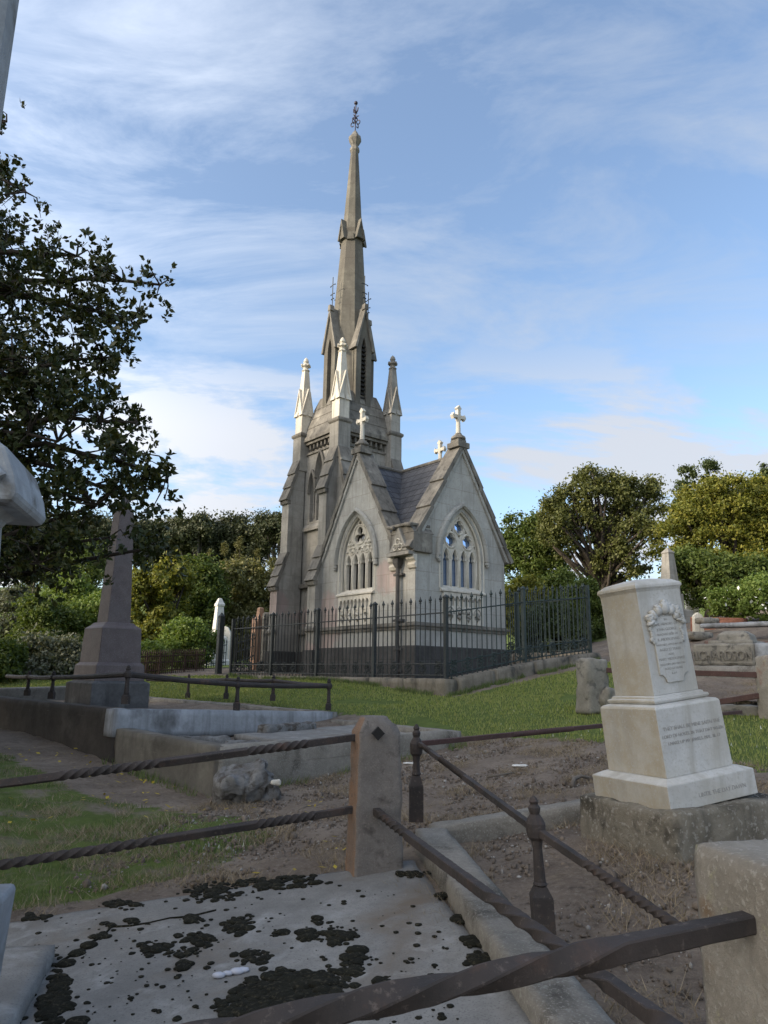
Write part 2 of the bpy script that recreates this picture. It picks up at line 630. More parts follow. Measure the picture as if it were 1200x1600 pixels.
M_TOWER = stone('stained_tower_stone', (.275, .26, .23), (.40, .38, .34), 1.2, stain=(.21, .195, .17), stain_at=(.54, .70), stain_scale=.9,
                streak=(.17, .16, .14), bump=.25, bscale=14, joints=(.9, .42, .006), patches=([(.5, 4.9, 2.6, 1.3), (-.2, 5.7, 3.0, .9), (.0, 3.9, 1.6, .7)], (.37, .275, .255)))
M_BLUESTONE = stone('dark_bluestone_plinth', (.05, .048, .047), (.10, .097, .094), 2.0, streak=(.10, .095, .09), bump=.5, bscale=10, joints=(.8, .35, .01))
M_ROOF = roof_mat()
M_GLASS_R = glass_mat('sky_reflecting_glass', (.36, .50, .78), 1.0)
M_GLASS_SHADOW = glass_mat('dark_glass_and_shadow', (.012, .012, .016), .0)  # left window glass; also painted as the tower's shadow slits
M_VOID = plain('black_louvres', (.012, .011, .010), .9)
M_LEAD = iron('painted_downpipe', (.055, .052, .05), (.10, .095, .09), (.13, .10, .08), (.6, .75))
M_FENCE = iron('dark_painted_iron', (.018, .022, .022), (.040, .046, .045), (.06, .055, .05), (.6, .75), .6)
M_FENCE_G = iron('green_painted_iron', (.022, .034, .032), (.046, .064, .060), (.07, .07, .06), (.62, .75), .6)
M_IRON = iron('rusty_wrought_iron')
M_RAIL_RED = iron('red_rusted_rail', (.060, .030, .026), (.105, .055, .045), (.07, .05, .043))
M_KERB = stone('mossy_kerb_stone', (.17, .145, .11), (.28, .245, .195), 3, stain=(.07, .066, .056), stain_at=(.5, .64), stain_scale=2.4,
               streak=(.085, .072, .055), bump=.5, bscale=16)
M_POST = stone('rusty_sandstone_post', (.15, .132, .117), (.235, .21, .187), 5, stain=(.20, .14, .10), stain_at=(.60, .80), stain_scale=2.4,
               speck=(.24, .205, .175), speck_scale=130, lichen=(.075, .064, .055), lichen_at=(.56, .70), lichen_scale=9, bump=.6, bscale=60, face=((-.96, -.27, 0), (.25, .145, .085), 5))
BAR_END = dp(1166, 1442, 1.237) - ((gt(545, 1365) + gt(632, 1362)) / 2 + Vector((.02, .10, 0)))
M_BLOCK = stone('lichened_granite_block', (.22, .195, .16), (.36, .325, .275), 7, stain=(.25, .15, .11), stain_at=(.55, .68), stain_scale=3.2,
                speck=(.36, .335, .29), speck_scale=120, patches=([(BAR_END.x, BAR_END.y, BAR_END.z - .06, .05), (BAR_END.x + .01, BAR_END.y, BAR_END.z - .15, .05), (BAR_END.x + .01, BAR_END.y, BAR_END.z - .25, .045), (BAR_END.x, BAR_END.y, BAR_END.z + .02, .06)], (.20, .115, .05)),
                lichen=(.33, .31, .20), lichen_at=(.60, .70), lichen_scale=20, bump=.6, bscale=60)
M_SLAB = stone('grey_grave_slab', (.17, .162, .15), (.28, .27, .25), 2.2, stain=(.155, .125, .095), stain_at=(.54, .72), stain_scale=1.6,
               speck=(.13, .125, .115), speck_scale=120, lichen=(.33, .325, .31), lichen_at=(.56, .74), lichen_scale=5, bump=.25, bscale=40)
M_CONC = stone('lichened_concrete_kerb', (.17, .155, .13), (.29, .265, .23), 4, stain=(.08, .072, .06), stain_at=(.5, .66), stain_scale=3.0,
               speck=(.29, .275, .24), speck_scale=110, lichen=(.28, .275, .24), lichen_at=(.58, .74), lichen_scale=30, bump=.5, bscale=40)
M_FOOT = stone('rough_brown_concrete', (.16, .142, .11), (.28, .25, .20), 4, stain=(.05, .045, .035), stain_at=(.5, .62), stain_scale=3.5, streak=(.08, .07, .055),
               speck=(.30, .28, .24), speck_scale=44, bump=.7, bscale=34)
M_WALL = stone('stained_concrete_wall', (.12, .108, .09), (.21, .195, .165), 2.5, stain=(.08, .072, .06), stain_at=(.5, .7), stain_scale=1.3,
               streak=(.09, .08, .07), bump=.3, bscale=25)
M_WALL_B = stone('grey_cement_render', (.25, .26, .27), (.38, .39, .41), 2.5, stain=(.12, .12, .12), stain_at=(.54, .7), stain_scale=2.0, streak=(.14, .14, .14), bump=.25, bscale=25)
M_WALL_D = stone('shade_dark_concrete', (.035, .030, .026), (.075, .064, .055), 2.5, stain=(.11, .10, .085), stain_at=(.56, .74), stain_scale=1.3, bump=.35, bscale=25)  # shade on the left-facing wall put into a dark colour
M_PINK = stone('pink_grey_granite', (.135, .105, .10), (.20, .16, .152), 6, speck=(.25, .21, .205), speck_scale=90, stain=(.15, .13, .125), stain_at=(.55, .7),
               stain_scale=1.3, rough=.6, bump=.08, bscale=60)
M_BASE_D = stone('dark_stained_granite', (.085, .082, .08), (.165, .16, .158), 3, stain=(.22, .22, .215), stain_at=(.56, .75), stain_scale=1.6, streak=(.06, .058, .055), bump=.25)
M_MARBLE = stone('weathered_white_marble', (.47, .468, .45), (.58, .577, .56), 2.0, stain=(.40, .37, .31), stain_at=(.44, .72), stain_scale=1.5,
                 streak=(.31, .29, .245), speck=(.40, .385, .35), speck_scale=70, bump=.15, bscale=30, rough=.7, face=((-.92, -.37, 0), (.36, .315, .235), 6))  # tan tint on the faces turned left
M_MARBLE_B = stone('streaked_grey_marble', (.26, .27, .285), (.42, .44, .46), 3.0, stain=(.17, .165, .155), stain_at=(.53, .66), stain_scale=5, streak=(.25, .25, .25), bump=.3, bscale=40)
M_WHITE = stone('bright_white_marble', (.62, .60, .56), (.76, .75, .71), 2.0, streak=(.45, .42, .36), bump=.1)
M_TERRA = stone('orange_sandstone', (.40, .24, .16), (.52, .33, .22), 2.0, streak=(.25, .16, .11), bump=.2)
M_GREYSTONE = stone('mottled_grey_headstone', (.18, .165, .135), (.32, .295, .25), 4, lichen=(.10, .095, .085), lichen_at=(.54, .64), lichen_scale=7, bump=.4)
M_BRICK = stone('dull_red_brickwork', (.19, .085, .06), (.29, .14, .10), 3, stain=(.12, .075, .06), bump=.4, joints=(.23, .08, .012))
M_REDSTONE = stone('dark_red_stone', (.12, .075, .065), (.19, .125, .105), 3, stain=(.07, .06, .05), bump=.4)
M_ROCK = stone('ridged_grey_rock', (.11, .105, .10), (.25, .245, .235), 6, stain=(.07, .06, .05), stain_at=(.5, .62), stain_scale=8, bump=.8, bscale=24)
M_MOSS = stone('black_moss', (.010, .010, .006), (.030, .028, .016), 14, speck=(.07, .06, .04), speck_scale=60, rough=1, bump=1.0, bscale=90)
M_BARK = stone('dark_bark', (.035, .028, .022), (.075, .06, .048), 5, bump=.8, bscale=14)
M_BARK_G = stone('grey_bark', (.10, .085, .07), (.19, .165, .14), 5, bump=.6, bscale=14)
M_LETTER = plain('faded_lead_letters', (.30, .295, .28), .8)
M_LETTER2 = plain('worn_raised_letters', (.16, .145, .12), .85)
M_GROUND = ground_mat()
M_GRASS = leafmat('grass_blades', [(.06, .105, .026), (.095, .155, .04), (.14, .19, .06), (.22, .22, .10)], .25, .6)
M_LAWN = leafmat('mown_lawn_grass', [(.185, .225, .048), (.24, .285, .068), (.28, .31, .09), (.33, .32, .13)], .25, .6)
M_STRAW = leafmat('dead_grass', [(.17, .13, .085), (.26, .20, .13), (.36, .29, .20)], .15, .7)
M_YELLOW = leafmat('yellow_leaves', [(.40, .30, .02), (.52, .40, .04), (.25, .17, .04)], .2, .6)
M_CLOVER = plain('white_clover', (.55, .56, .48))
M_GRAVEL = stone('pale_gravel', (.20, .18, .155), (.42, .40, .37), 9, bump=.3)
M_SOIL = stone('soil_crumbs', (.10, .08, .064), (.23, .185, .145), 3, rough=1, bump=.5)

# ================================================================== ground
CTRL = []


def ctrl(x, y, z):
    CTRL.append((x, y, z))


for x, y in ((0, 1), (1.5, 1), (0, 3), (1.5, 3), (0, 4.7), (.3, 5.6), (-1.5, 3), (2.5, 3), (2.6, 5), (1.2, 5.2), (3, 1)):
    ctrl(x, y, plane_z(x, y) - .05)
for p in ((1.45, 3.55, .20), (1.95, 4.0, .26), (1.15, 4.7, .17), (2.4, 3.4, .29), (1.6, 3.1, .20), (1.0, 4.1, .13), (-1.9, 4.4, -.28), (-3, 5.5, -.12), (-4.2, 7.5, .02), (-5, 4.5, -.05), (-3, 2, -.3), (-1.85, 7.5, -.14), (-3.6, 9.3, 0), (-5.8, 11.2, .13), (.95, 9.2, .24),
          (1.06, 10.4, .33), (2.4, 8.5, .38), (3.2, 7.2, .38), (1.2, 13.85, .70), (-1.5, 17.1, .93), (-.16, 15.5, .86), (-4.3, 20.5, 1.0),
          (2.5, 14.8, .98), (4.8, 16.7, 1.44), (5, 14, 1.2), (8.5, 17, 2.2), (10, 20, 2.8), (12, 24, 3.3), (6, 10, .85), (4.6, 12, .88), (5.3, 11.5, .92),
          (4.7, 9.5, .60), (3.1, 11, .64), (-5.5, 17, .45), (-6, 20, .85), (-5.4, 13.8, .25), (-1, 12.3, .42), (0.2, 12, .5), (-8, 14, .1), (-9, 9, .1), (-20, 30, 1.0),
          (0, 36, 1.9), (20, 30, 3.6), (-30, 60, 3.5), (0, 70, 4), (40, 60, 6), (-40, 10, 0), (40, 10, 3), (0, -12, -.2), (-25, -10, -.3), (25, -10, 1.5), (-12, 24, .9), (-12, 18, .5),
          (2, 19, 1.0), (6, 24, 2.1)):
    ctrl(*p)
_c = np.array(CTRL)


def _tps(r2):
    return np.where(r2 > 1e-12, .5 * r2 * np.log(np.maximum(r2, 1e-12)), 0)


_n = len(_c)
_A = np.zeros((_n + 3, _n + 3))
_A[:_n, :_n] = _tps(((_c[:, None, :2] - _c[None, :, :2]) ** 2).sum(-1)) + np.eye(_n) * .02
_A[:_n, _n] = 1
_A[:_n, _n + 1:] = _c[:, :2]
_A[_n:, :_n] = _A[:_n, _n:].T
_W = np.linalg.solve(_A, np.concatenate([_c[:, 2], [0, 0, 0]]))


def gh(x, y):
    x = np.atleast_1d(np.asarray(x, float))
    y = np.atleast_1d(np.asarray(y, float))
    xc, yc = np.clip(x, -45, 45), np.clip(y, -12, 70)
    r2 = (xc[:, None] - _c[None, :, 0]) ** 2 + (yc[:, None] - _c[None, :, 1]) ** 2
    hill = np.clip((y - 46) / 60, 0, 1)
    return _tps(r2) @ _W[:_n] + _W[_n] + _W[_n + 1] * xc + _W[_n + 2] * yc + 8 * hill * hill * (3 - 2 * hill)


def g1(x, y):
    return float(gh(x, y)[0])


def inside(poly, x, y):
    x, y = np.asarray(x), np.asarray(y)
    r = np.zeros(x.shape, bool)
    j = len(poly) - 1
    for i in range(len(poly)):
        xi, yi = poly[i][:2]
        xj, yj = poly[j][:2]
        cnd = ((yi > y) != (yj > y)) & (x < (xj - xi) * (y - yi) / (yj - yi + 1e-12) + xi)
        r ^= cnd
        j = i
    return r


# turf areas
LAWN = [(1.0, 10.1), (1.5, 9.5), (2.4, 8.4), (2.8, 6.6), (3.6, 5.4), (8, 5), (12, 9), (5.4, 9.7), (4.6, 10.2), (3.8, 11.4), (5.6, 16.4), (1.3, 13.6), (-4.3, 20.2),
        (-9, 22), (-12, 19), (-6.4, 17.2), (-5.6, 16.8), (-.7, 12.3), (.0, 11.3)]
PATCH = [(-1.05, 5.05), (-.75, 5.9), (-1.2, 6.7), (-1.9, 7.0), (-2.8, 7.4), (-4.5, 9.4), (-6.5, 11), (-9, 9), (-6, 4), (-2.0, 4.5)]
PLOT_E1, PLOT_E2 = Vector((.71, .704, 0)), Vector((-.70, .714, 0))


def build_ground():
    xs = np.concatenate([-np.geomspace(600, 9, 26), np.arange(-8.8, 8.81, .11), np.geomspace(9, 600, 26)])
    ys = np.concatenate([-np.geomspace(60, 1.2, 10), np.arange(-1, 21, .11), np.geomspace(21.2, 900, 34)])
    X, Y = np.meshgrid(xs, ys)
    x, y = X.ravel(), Y.ravel()
    z = np.concatenate([gh(x[i:i + 4000], y[i:i + 4000]) for i in range(0, len(x), 4000)])
    lawn = inside(LAWN, x, y)
    patch = inside(PATCH, x, y)
    far = (np.hypot(x, y - 8) > 17)
    near = (np.abs(x) < 9) & (y > -1) & (y < 21)
    bump = np.array([noise.noise((a * 1.7, b * 1.7, 3)) * .03 + noise.noise((a * 5, b * 5, 9)) * .02 if q else 0 for a, b, q in zip(x, y, near)])
    z += bump * np.where(lawn, .45, 1.0)
    nx, ny = len(xs), len(ys)
    i = np.arange(nx * ny).reshape(ny, nx)
    f = np.stack([i[:-1, :-1], i[:-1, 1:], i[1:, 1:], i[1:, :-1]], -1).reshape(-1, 4)
    o = raw_mesh('ground', np.stack([x, y, z], 1), f, M_GROUND, smooth=True)
    o['kind'] = 'structure'
    at = o.data.attributes.new('turf', 'FLOAT', 'POINT')
    at.data.foreach_set('value', np.where(lawn, 1.0, np.where(far, .9, np.where(patch, .62, .06))).astype(np.float32))


build_ground()


def blades(name, n, poly, h, wid, mat, thin=None, lean=.5, sink=.0, dist_scale=None):
    px = np.array([p[0] for p in poly])
    py = np.array([p[1] for p in poly])
    x = rng.uniform(px.min(), px.max(), n)
    y = rng.uniform(py.min(), py.max(), n)
    k = inside(poly, x, y)
    if thin is not None:
        k &= thin(x, y)
    x, y = x[k], y[k]
    n = len(x)
    z = np.concatenate([gh(x[i:i + 4000], y[i:i + 4000]) for i in range(0, n, 4000)]) if n else np.zeros(0)
    z = z - sink
    a = rng.uniform(0, 2 * pi, n)
    hh = h * rng.uniform(.45, 1.2, n)
    ww = wid * rng.uniform(.6, 1.3, n)
    if dist_scale:
        s = np.clip(y / dist_scale, 1, 4)
        ww *= s
    dx, dy = np.cos(a), np.sin(a)
    le = hh * lean * rng.uniform(.2, 1.3, n)
    la = rng.uniform(0, 2 * pi, n)
    v = np.zeros((n, 3, 3))
    v[:, 0] = np.stack([x - dx * ww, y - dy * ww, z - .01], 1)
    v[:, 1] = np.stack([x + dx * ww, y + dy * ww, z - .01], 1)
    v[:, 2] = np.stack([x + np.cos(la) * le, y + np.sin(la) * le, z + hh], 1)
    o = raw_mesh(name, v.reshape(-1, 3), np.arange(n * 3).reshape(-1, 3), mat)
    o['kind'] = 'stuff'
    return o


def nz_mask(scale, thr, seed=0.0):
    def fn(x, y):
        return np.array([noise.noise((a * scale, b * scale, seed)) > thr for a, b in zip(x, y)])
    return fn


LAWN_NEAR = [p for p in LAWN]
tag(blades('lawn_grass', 230000, LAWN, .045, .006, M_LAWN, dist_scale=7, thin=nz_mask(.8, -.42, 2)), 'short green mown grass between the graves and the chapel fence', 'grass', kind='stuff')
tag(blades('rough_grass', 80000, PATCH, .045, .0035, M_GRASS, thin=nz_mask(1.3, -.02, 4)), 'patchy rough grass beside the long dark wall', 'grass', kind='stuff')
tag(blades('dead_grass', 26000, PATCH, .05, .003, M_STRAW, thin=nz_mask(1.6, -.1, 21), lean=1.5), 'dry straw mixed into the rough grass by the dark wall', 'grass', kind='stuff')
tag(blades('dead_grass', 120000, [(-2.5, 4.4), (-.2, 4.7), (.3, 2.4), (1.2, 1.5), (3, 2.5), (3.2, 6.5), (2.4, 8.4), (1, 10), (-1.6, 7.6), (-3, 6.5)], .06, .0024, M_STRAW,
           thin=nz_mask(1.9, .06, 11), lean=1.7), 'wisps of dead straw coloured grass on the bare soil', 'grass', kind='stuff')


def scatter_gravel(name, n, mu, sg, mat, label, cat):
    ico = ICO[1]
    iv = np.array([tuple(p) for p in ico[0]])
    fi = np.array(ico[1])
    poly = [(-2, 4.8), (-.3, 4.8), (.25, 4.6), (.6, 2.4), (1, 1.5), (3, 2.5), (3.2, 6.5), (2.4, 8.4), (1, 10), (-1.6, 7.4)]
    x = rng.uniform(-2, 3.2, n)
    y = rng.uniform(1.5, 10, n)
    k = inside(poly, x, y)
    x, y = x[k], y[k]
    n = len(x)
    z = gh(x, y)
    r = np.exp(rng.normal(mu, sg, n))
    sq = rng.uniform(.5, 1.3, (n, 3))
    v = (iv[None] * r[:, None, None] * sq[:, None, :]) * (1 + rng.uniform(-.15, .15, (n, len(iv), 1)))
    v += np.stack([x, y, z + r * .3], 1)[:, None]
    f = fi[None] + (np.arange(n) * len(iv))[:, None, None]
    o = raw_mesh(name, v.reshape(-1, 3), f.reshape(-1, 3), mat)
    tag(o, label, cat, kind='stuff')


scatter_gravel('gravel', 9000, -5.5, .55, M_GRAVEL, 'small pale stones and grit strewn over the bare soil', 'gravel')
scatter_gravel('soil_crumbs', 26000, -4.95, .5, M_SOIL, 'dark crumbs and clods of dry soil on the bare ground', 'soil')


def scatter_leaves(name, mat, n, pts, spread, size, label, cat, dz=.012):
    V, Fc = [], []
    for i in range(n):
        p = pts[rng.integers(len(pts))]
        x, y = p[0] + rng.normal(0, spread), p[1] + rng.normal(0, spread)
        z = g1(x, y) + dz
        a = rng.uniform(0, 2 * pi)
        s = size * rng.uniform(.6, 1.3)
        d, e = Vector((cos(a), sin(a), rng.normal(0, .25))), Vector((-sin(a), cos(a), rng.normal(0, .25)))
        c = Vector((x, y, z + .004))
        b = len(V)
        V += [tuple(c - d * s), tuple(c + e * s * .5), tuple(c + d * s), tuple(c - e * s * .5)]
        Fc.append((b, b + 1, b + 2, b + 3))
    o = raw_mesh(name, np.array(V), np.array(Fc), mat)
    tag(o, label, cat, kind='stuff')


scatter_leaves('fallen_leaves', M_YELLOW, 130, [(-2.2, 7.6), (-2.6, 8.1), (-3.1, 8.6), (-3.8, 9.2), (-2.5, 7.2), (-2.9, 6.4), (-1.7, 6.9), (-4.3, 9.6), (-3.3, 6.0), (-.35, 5.1), (-.6, 6.6)], .28,
               .028, 'yellow fallen leaves lying along the foot of the dark wall', 'leaves', .03)
tag(blades('clover', 170, [(1.6, 9.4), (2.6, 8.2), (3.2, 6), (5, 6), (5, 9.3), (3, 11), (1.6, 11.5)], .035, .006, M_CLOVER, dist_scale=6), 'white clover flowers dotted over the lawn', 'flowers', kind='stuff')
tag(blades('daisies', 70, [(-1.3, 5.6), (-.9, 5.6), (-1.0, 6.6), (-1.7, 6.6)], .02, .007, M_CLOVER), 'tiny white clover heads in the rough grass patch', 'flowers', kind='stuff')

# ================================================================== foreground enclosure
UP_T = Vector((-.117, -.026, 1)).normalized()            # the whole plot leans with the bank
U = Vector((.22, -.975, 0))                              # towards the camera
V_ = Vector((.975, .22, .12)).normalized()               # to the right, rising with the bank

slab = thing('grave_slab', 'large flat grey grave slab blotched with black moss in the foreground', 'grave slab', gt(300, 1450))
sl_inv = Vector(slab.location)


SLAB_P = (gt(545, 1352) + gt(634, 1367)) / 2 + Vector((.10, .10, .01))
SLAB_V = Vector((.985, .150, .112)).normalized()
SLAB_N = frame((0, 0, 0), SLAB_V, UP_T).to_3x3() @ Vector((0, 0, 1))


def gs(u, v, dz=0.0):
    """point on the slab's upper face"""
    d = Vector(ray(u, v))
    e = Vector((0, 0, EYE))
    t = (SLAB_P + SLAB_N * .0105 - e).dot(SLAB_N) / d.dot(SLAB_N)
    return e + d * t + Vector((0, 0, dz))


def build_slab():
    a, b = gt(545, 1352), gt(634, 1367)
    p0 = (a + b) / 2 + Vector((.10, .10, .01))           # back right corner, by the post
    mb = MB()
    Lx, Ly = 2.6, 3.3
    Vs = Vector((.985, .150, .112)).normalized()
    Mx = frame(p0 - Vs * (Lx / 2) + U * (Ly / 2) - UP_T * .13 - sl_inv, Vs, UP_T)
    rough_box(mb, (Lx, Ly, .13), Mx, .05, .004, .015, 3.0, chip=.012)
    o = mb.build('slab', M_SLAB, slab, smooth=True)
    # crack running across the slab, filled with dark moss
    mb = MB()
    path = [(84, 1512), (97, 1502), (112, 1494), (128, 1484), (146, 1474), (160, 1463), (176, 1450), (204, 1445), (232, 1443), (262, 1437), (296, 1433), (340, 1424), (392, 1417), (440, 1413), (505, 1408)]
    path = path[:12]
    pts = [gs(u + random.uniform(-3, 3), v + random.uniform(-2, 2), .003) - sl_inv for u, v in path]
    V, Fc = [], []
    for i, p in enumerate(pts):
        t_ = (pts[min(i + 1, len(pts) - 1)] - pts[max(i - 1, 0)]).normalized()
        sd = t_.cross(Vector((0, 0, 1))).normalized() * (random.uniform(.003, .007) if i < 8 else random.uniform(.0006, .002))
        V += [p + sd - Vector((0, 0, .006)), p + sd * .6 + Vector((0, 0, .003)), p - sd * .6 + Vector((0, 0, .003)), p - sd - Vector((0, 0, .006))]
    for i in range(len(pts) - 1):
        for k in range(3):
            Fc.append((i * 4 + k, i * 4 + k + 1, i * 4 + k + 5, i * 4 + k + 4))
    mb.add(V, Fc)
    mb.build('crack', M_MOSS, o)
    return o


build_slab()


def build_moss():
    """cushions of moss: clusters of low domes on the slab"""
    ico = ICO[2]
    iv = np.array([tuple(p) for p in ico[0]])
    fi = np.array(ico[1])
    patches = [(60, 1432, 30, 6, 14), (190, 1415, 34, 8, 16), (330, 1395, 45, 16, 60), (415, 1382, 60, 9, 50), (470, 1376, 40, 9, 30), (300, 1436, 14, 6, 10), (245, 1484, 26, 11, 26),
               (305, 1468, 28, 13, 26), (292, 1488, 20, 9, 14), (288, 1508, 10, 6, 6), (375, 1447, 25, 16, 30), (395, 1494, 28, 11, 22), (480, 1460, 18, 10, 16), (530, 1462, 30, 13, 28),
               (498, 1438, 10, 6, 6), (438, 1459, 14, 5, 7), (440, 1545, 62, 30, 110), (385, 1575, 45, 26, 60), (500, 1540, 50, 24, 60), (560, 1500, 26, 8, 16), (545, 1520, 24, 10, 16),
               (480, 1575, 70, 22, 80), (92, 1540, 14, 30, 40), (80, 1575, 22, 24, 40), (100, 1565, 14, 16, 16), (120, 1598, 12, 5, 8), (600, 1533, 12, 8, 8), (560, 1485, 12, 5, 6),
               (740, 1470, 16, 9, 16), (715, 1435, 10, 6, 8), (750, 1500, 22, 12, 18), (690, 1400, 9, 6, 6), (640, 1366, 26, 5, 18), (780, 1535, 16, 10, 14),
               (105, 1505, 6, 4, 5), (120, 1490, 6, 4, 5), (140, 1477, 7, 4, 6), (158, 1462, 10, 6, 8), (172, 1446, 10, 4, 7), (205, 1438, 12, 4, 7), (230, 1442, 6, 3, 3)]
    T, R = [], []
    for u, v, ru, rv, n in [(a_, b_, c_ * 1.0, d_ * 1.0, int(e_ * .85)) for a_, b_, c_, d_, e_ in patches]:
        for _ in range(n * 2):
            a, r = random.random() * 2 * pi, sqrt(random.random()) * random.uniform(.75, 1.25)
            p = gs(u + cos(a) * ru * r, v + sin(a) * rv * r)
            T.append(p)
            R.append(random.choice((.008, .012, .016, .02, .027)) * random.uniform(.8, 1.2) * (1.2 - .5 * min(r, 1)))
    for _ in range(420):
        u, v = random.uniform(30, 720), random.uniform(1375, 1600)
        if u > 600 and v < 1440 + (u - 600) * 0:
            if random.random() < .6:
                continue
        if v < 1435 - (u - 30) * .155 + 6 or u > 600 + (v - 1365) * .95:
            continue
        T.append(gs(u, v))
        R.append(random.choice((.003, .004, .006, .009, .012)) * random.uniform(.8, 1.2))
    T, R = np.array([tuple(p) for p in T]), np.array(R)
    n = len(T)
    v = iv[None] * (R[:, None, None] * np.array([1.2, 1.2, .42])[None, None]) * (1 + rng.uniform(-.12, .12, (n, len(iv), 1)))
    v += T[:, None]
    f = fi[None] + (np.arange(n) * len(iv))[:, None, None]
    o = raw_mesh('moss', v.reshape(-1, 3), f.reshape(-1, 3), M_MOSS, smooth=False)
    tag(o, 'cushions of black moss growing over the grey slab', 'moss', kind='stuff')


build_moss()

# white scrap lying on the slab
mb = MB()
a = gt(340, 1526)
for q, (du, r) in enumerate(((0, .022), (14, .017), (28, .025), (38, .02))):
    p = gs(342 + du, 1527 - du * .22)
    mb.blob(p + Vector((0, 0, .008)), r, 2, .2, (1.2, .7, .5))
tag(mb.build('plastic_scrap', plain('white_plastic', (.42, .43, .48), .5), smooth=True), 'crumpled white scrap lying on the slab beside the moss', 'litter')


def twisted_bar(mb, p0, p1, size, spans, sag=0.0, flat=1.0, step=.008):
    """square iron bar with twisted spans: (from, to, turns) in 0..1"""
    p0, p1 = Vector(p0), Vector(p1)
    d = p1 - p0
    ln = d.length
    t = d.normalized()
    a = t.cross(Vector((0, 0, 1))).normalized()
    b = a.cross(t)
    n = int(ln / step)
    V, Fc = [], []
    h = size * .5
    hf = h * flat
    cut = h * .16                                       # worn arris
    ring = [(h, -hf + cut), (h, hf - cut), (h - cut, hf), (-h + cut, hf), (-h, hf - cut), (-h, -hf + cut), (-h + cut, -hf), (h - cut, -hf)]
    for q in range(8):                                  # separate strips keep the arrises crisp
        e0, e1 = ring[q], ring[(q + 1) % 8]
        base = len(V)
        for i in range(n + 1):
            s = i / n
            ang = 0
            for s0, s1, tr in spans:
                ang += 2 * pi * tr * max(0, min(1, (s - s0) / (s1 - s0)))
            c = p0 + d * s - Vector((0, 0, sag * 4 * s * (1 - s)))
            for x, y in (e0, e1):
                nv = 1 + .07 * noise.noise(c * 38 + Vector((x, y, 0)) * 40) + .05 * noise.noise(c * 9)
                xr, yr = (x * cos(ang) - y * sin(ang)) * nv, (x * sin(ang) + y * cos(ang)) * nv
                V.append(c + a * xr + b * yr)
        for i in range(n):
            Fc.append((base + i * 2, base + i * 2 + 1, base + i * 2 + 3, base + i * 2 + 2))
    for s_ in (0, n):
        c = p0 + d * (s_ / n)
        base = len(V)
        ang = 2 * pi * sum(t_[2] for t_ in spans) if s_ else 0
        for x, y in ring:
            V.append(c + a * (x * cos(ang) - y * sin(ang)) + b * (x * sin(ang) + y * cos(ang)))
        Fc.append(tuple(base + k for k in (range(8) if s_ else reversed(range(8)))))
    return mb.add(V, Fc)


# pillar by the slab, with its rails
post_c = (gt(545, 1365) + gt(632, 1362)) / 2 + Vector((-.015, .10, 0))
encl = thing('stone_post_railing', 'square rust stained stone posts joined by thick twisted iron bars around the mossy slab', 'grave railing', post_c)


def pillar_top(p, t):
    # chamfered, slightly hipped head
    if t > .9:
        k = 1 - (t - .9) / .1 * .32
        p.x *= k
        p.y *= k
    return p


def build_enclosure():
    P0 = Vector(encl.location)
    Mx = frame(-UP_T * .06, -U.cross(Vector((0, 0, 1))), (-.004, 0, 1))
    Mx = frame((0, 0, -.06), (.975, .22, 0), (.0, 0, 1))
    mb = MB()
    rough_box(mb, (.285, .27, .88), Mx, .022, .005, .018, 12, taper=.85, top=pillar_top, chip=.02)
    o = mb.build('stone_post', M_POST, encl, smooth=True)
    # diamond sockets of the lost upper rail and the rail below
    sock = MB()
    c = Vector(dp(591, 1146, P0.y - .16)) - P0
    Md = frame(c, (.975, .22, 0), (0, 0, 1)) @ Matrix.Rotation(radians(45), 4, 'Y')
    sock.box(-.026, .026, -.006, .02, -.026, .026, Md)
    sock.build('rail_socket', M_VOID, o)
    # block near the camera
    mb = MB()
    bc = Vector(dp(1095, 1322, 1.22)) + Vector((.196, -.09, 0)) - P0
    bc.z = -.5
    Mb = frame(bc, (.975, .22, 0))
    rough_box(mb, (.33, .36, .5 + .80 - P0.z - 0.0), Mb, .02, .004, .014, 14, taper=.97, chip=.012)
    mb.build('stone_post', M_BLOCK, encl, smooth=True)
    # rails
    def bar(p0, p1, size, spans, sag=0, flat=1.0):
        mb = MB()
        twisted_bar(mb, Vector(p0) - P0, Vector(p1) - P0, size, spans, sag, flat)
        mb.build('iron_bar', M_IRON, encl, smooth=True)
    dL = Vector((-.97, -.245, -.118))
    a = Vector(dp(556, 1152, post_c.y - .02))
    bar(a + dL * -.05, a + dL * 3.2, .038, [(.10, .205, 1.8), (.345, .50, 2.4), (.66, .85, 3)], .0)
    a = Vector(dp(556, 1264, post_c.y - .04))
    bar(a + dL * -.05, a + dL * 3.2, .038, [(.085, .185, 1.8), (.34, .58, 3), (.74, .95, 3)])
    # right lower rail, from the post down towards the camera
    a = Vector(dp(588, 1268, post_c.y - .13))
    b = Vector(dp(865, 1478, 2.44))
    c = Vector(dp(1050, 1602, 1.9))
    e = c + (c - a).normalized() * .75
    bar(a, e, .038, [(.03, .17, 1.5), (.46, .70, 1.5), (.75, .95, 2)], .012)
    # front rail at hand
    a = Vector(dp(1166, 1442, 1.141))
    d = (Vector(dp(500, 1583, .9932)) - a).normalized()
    bar(a - d * .03, a + d * 1.4, .030, [(.16, .80, 1.7)], 0, .85)


build_enclosure()


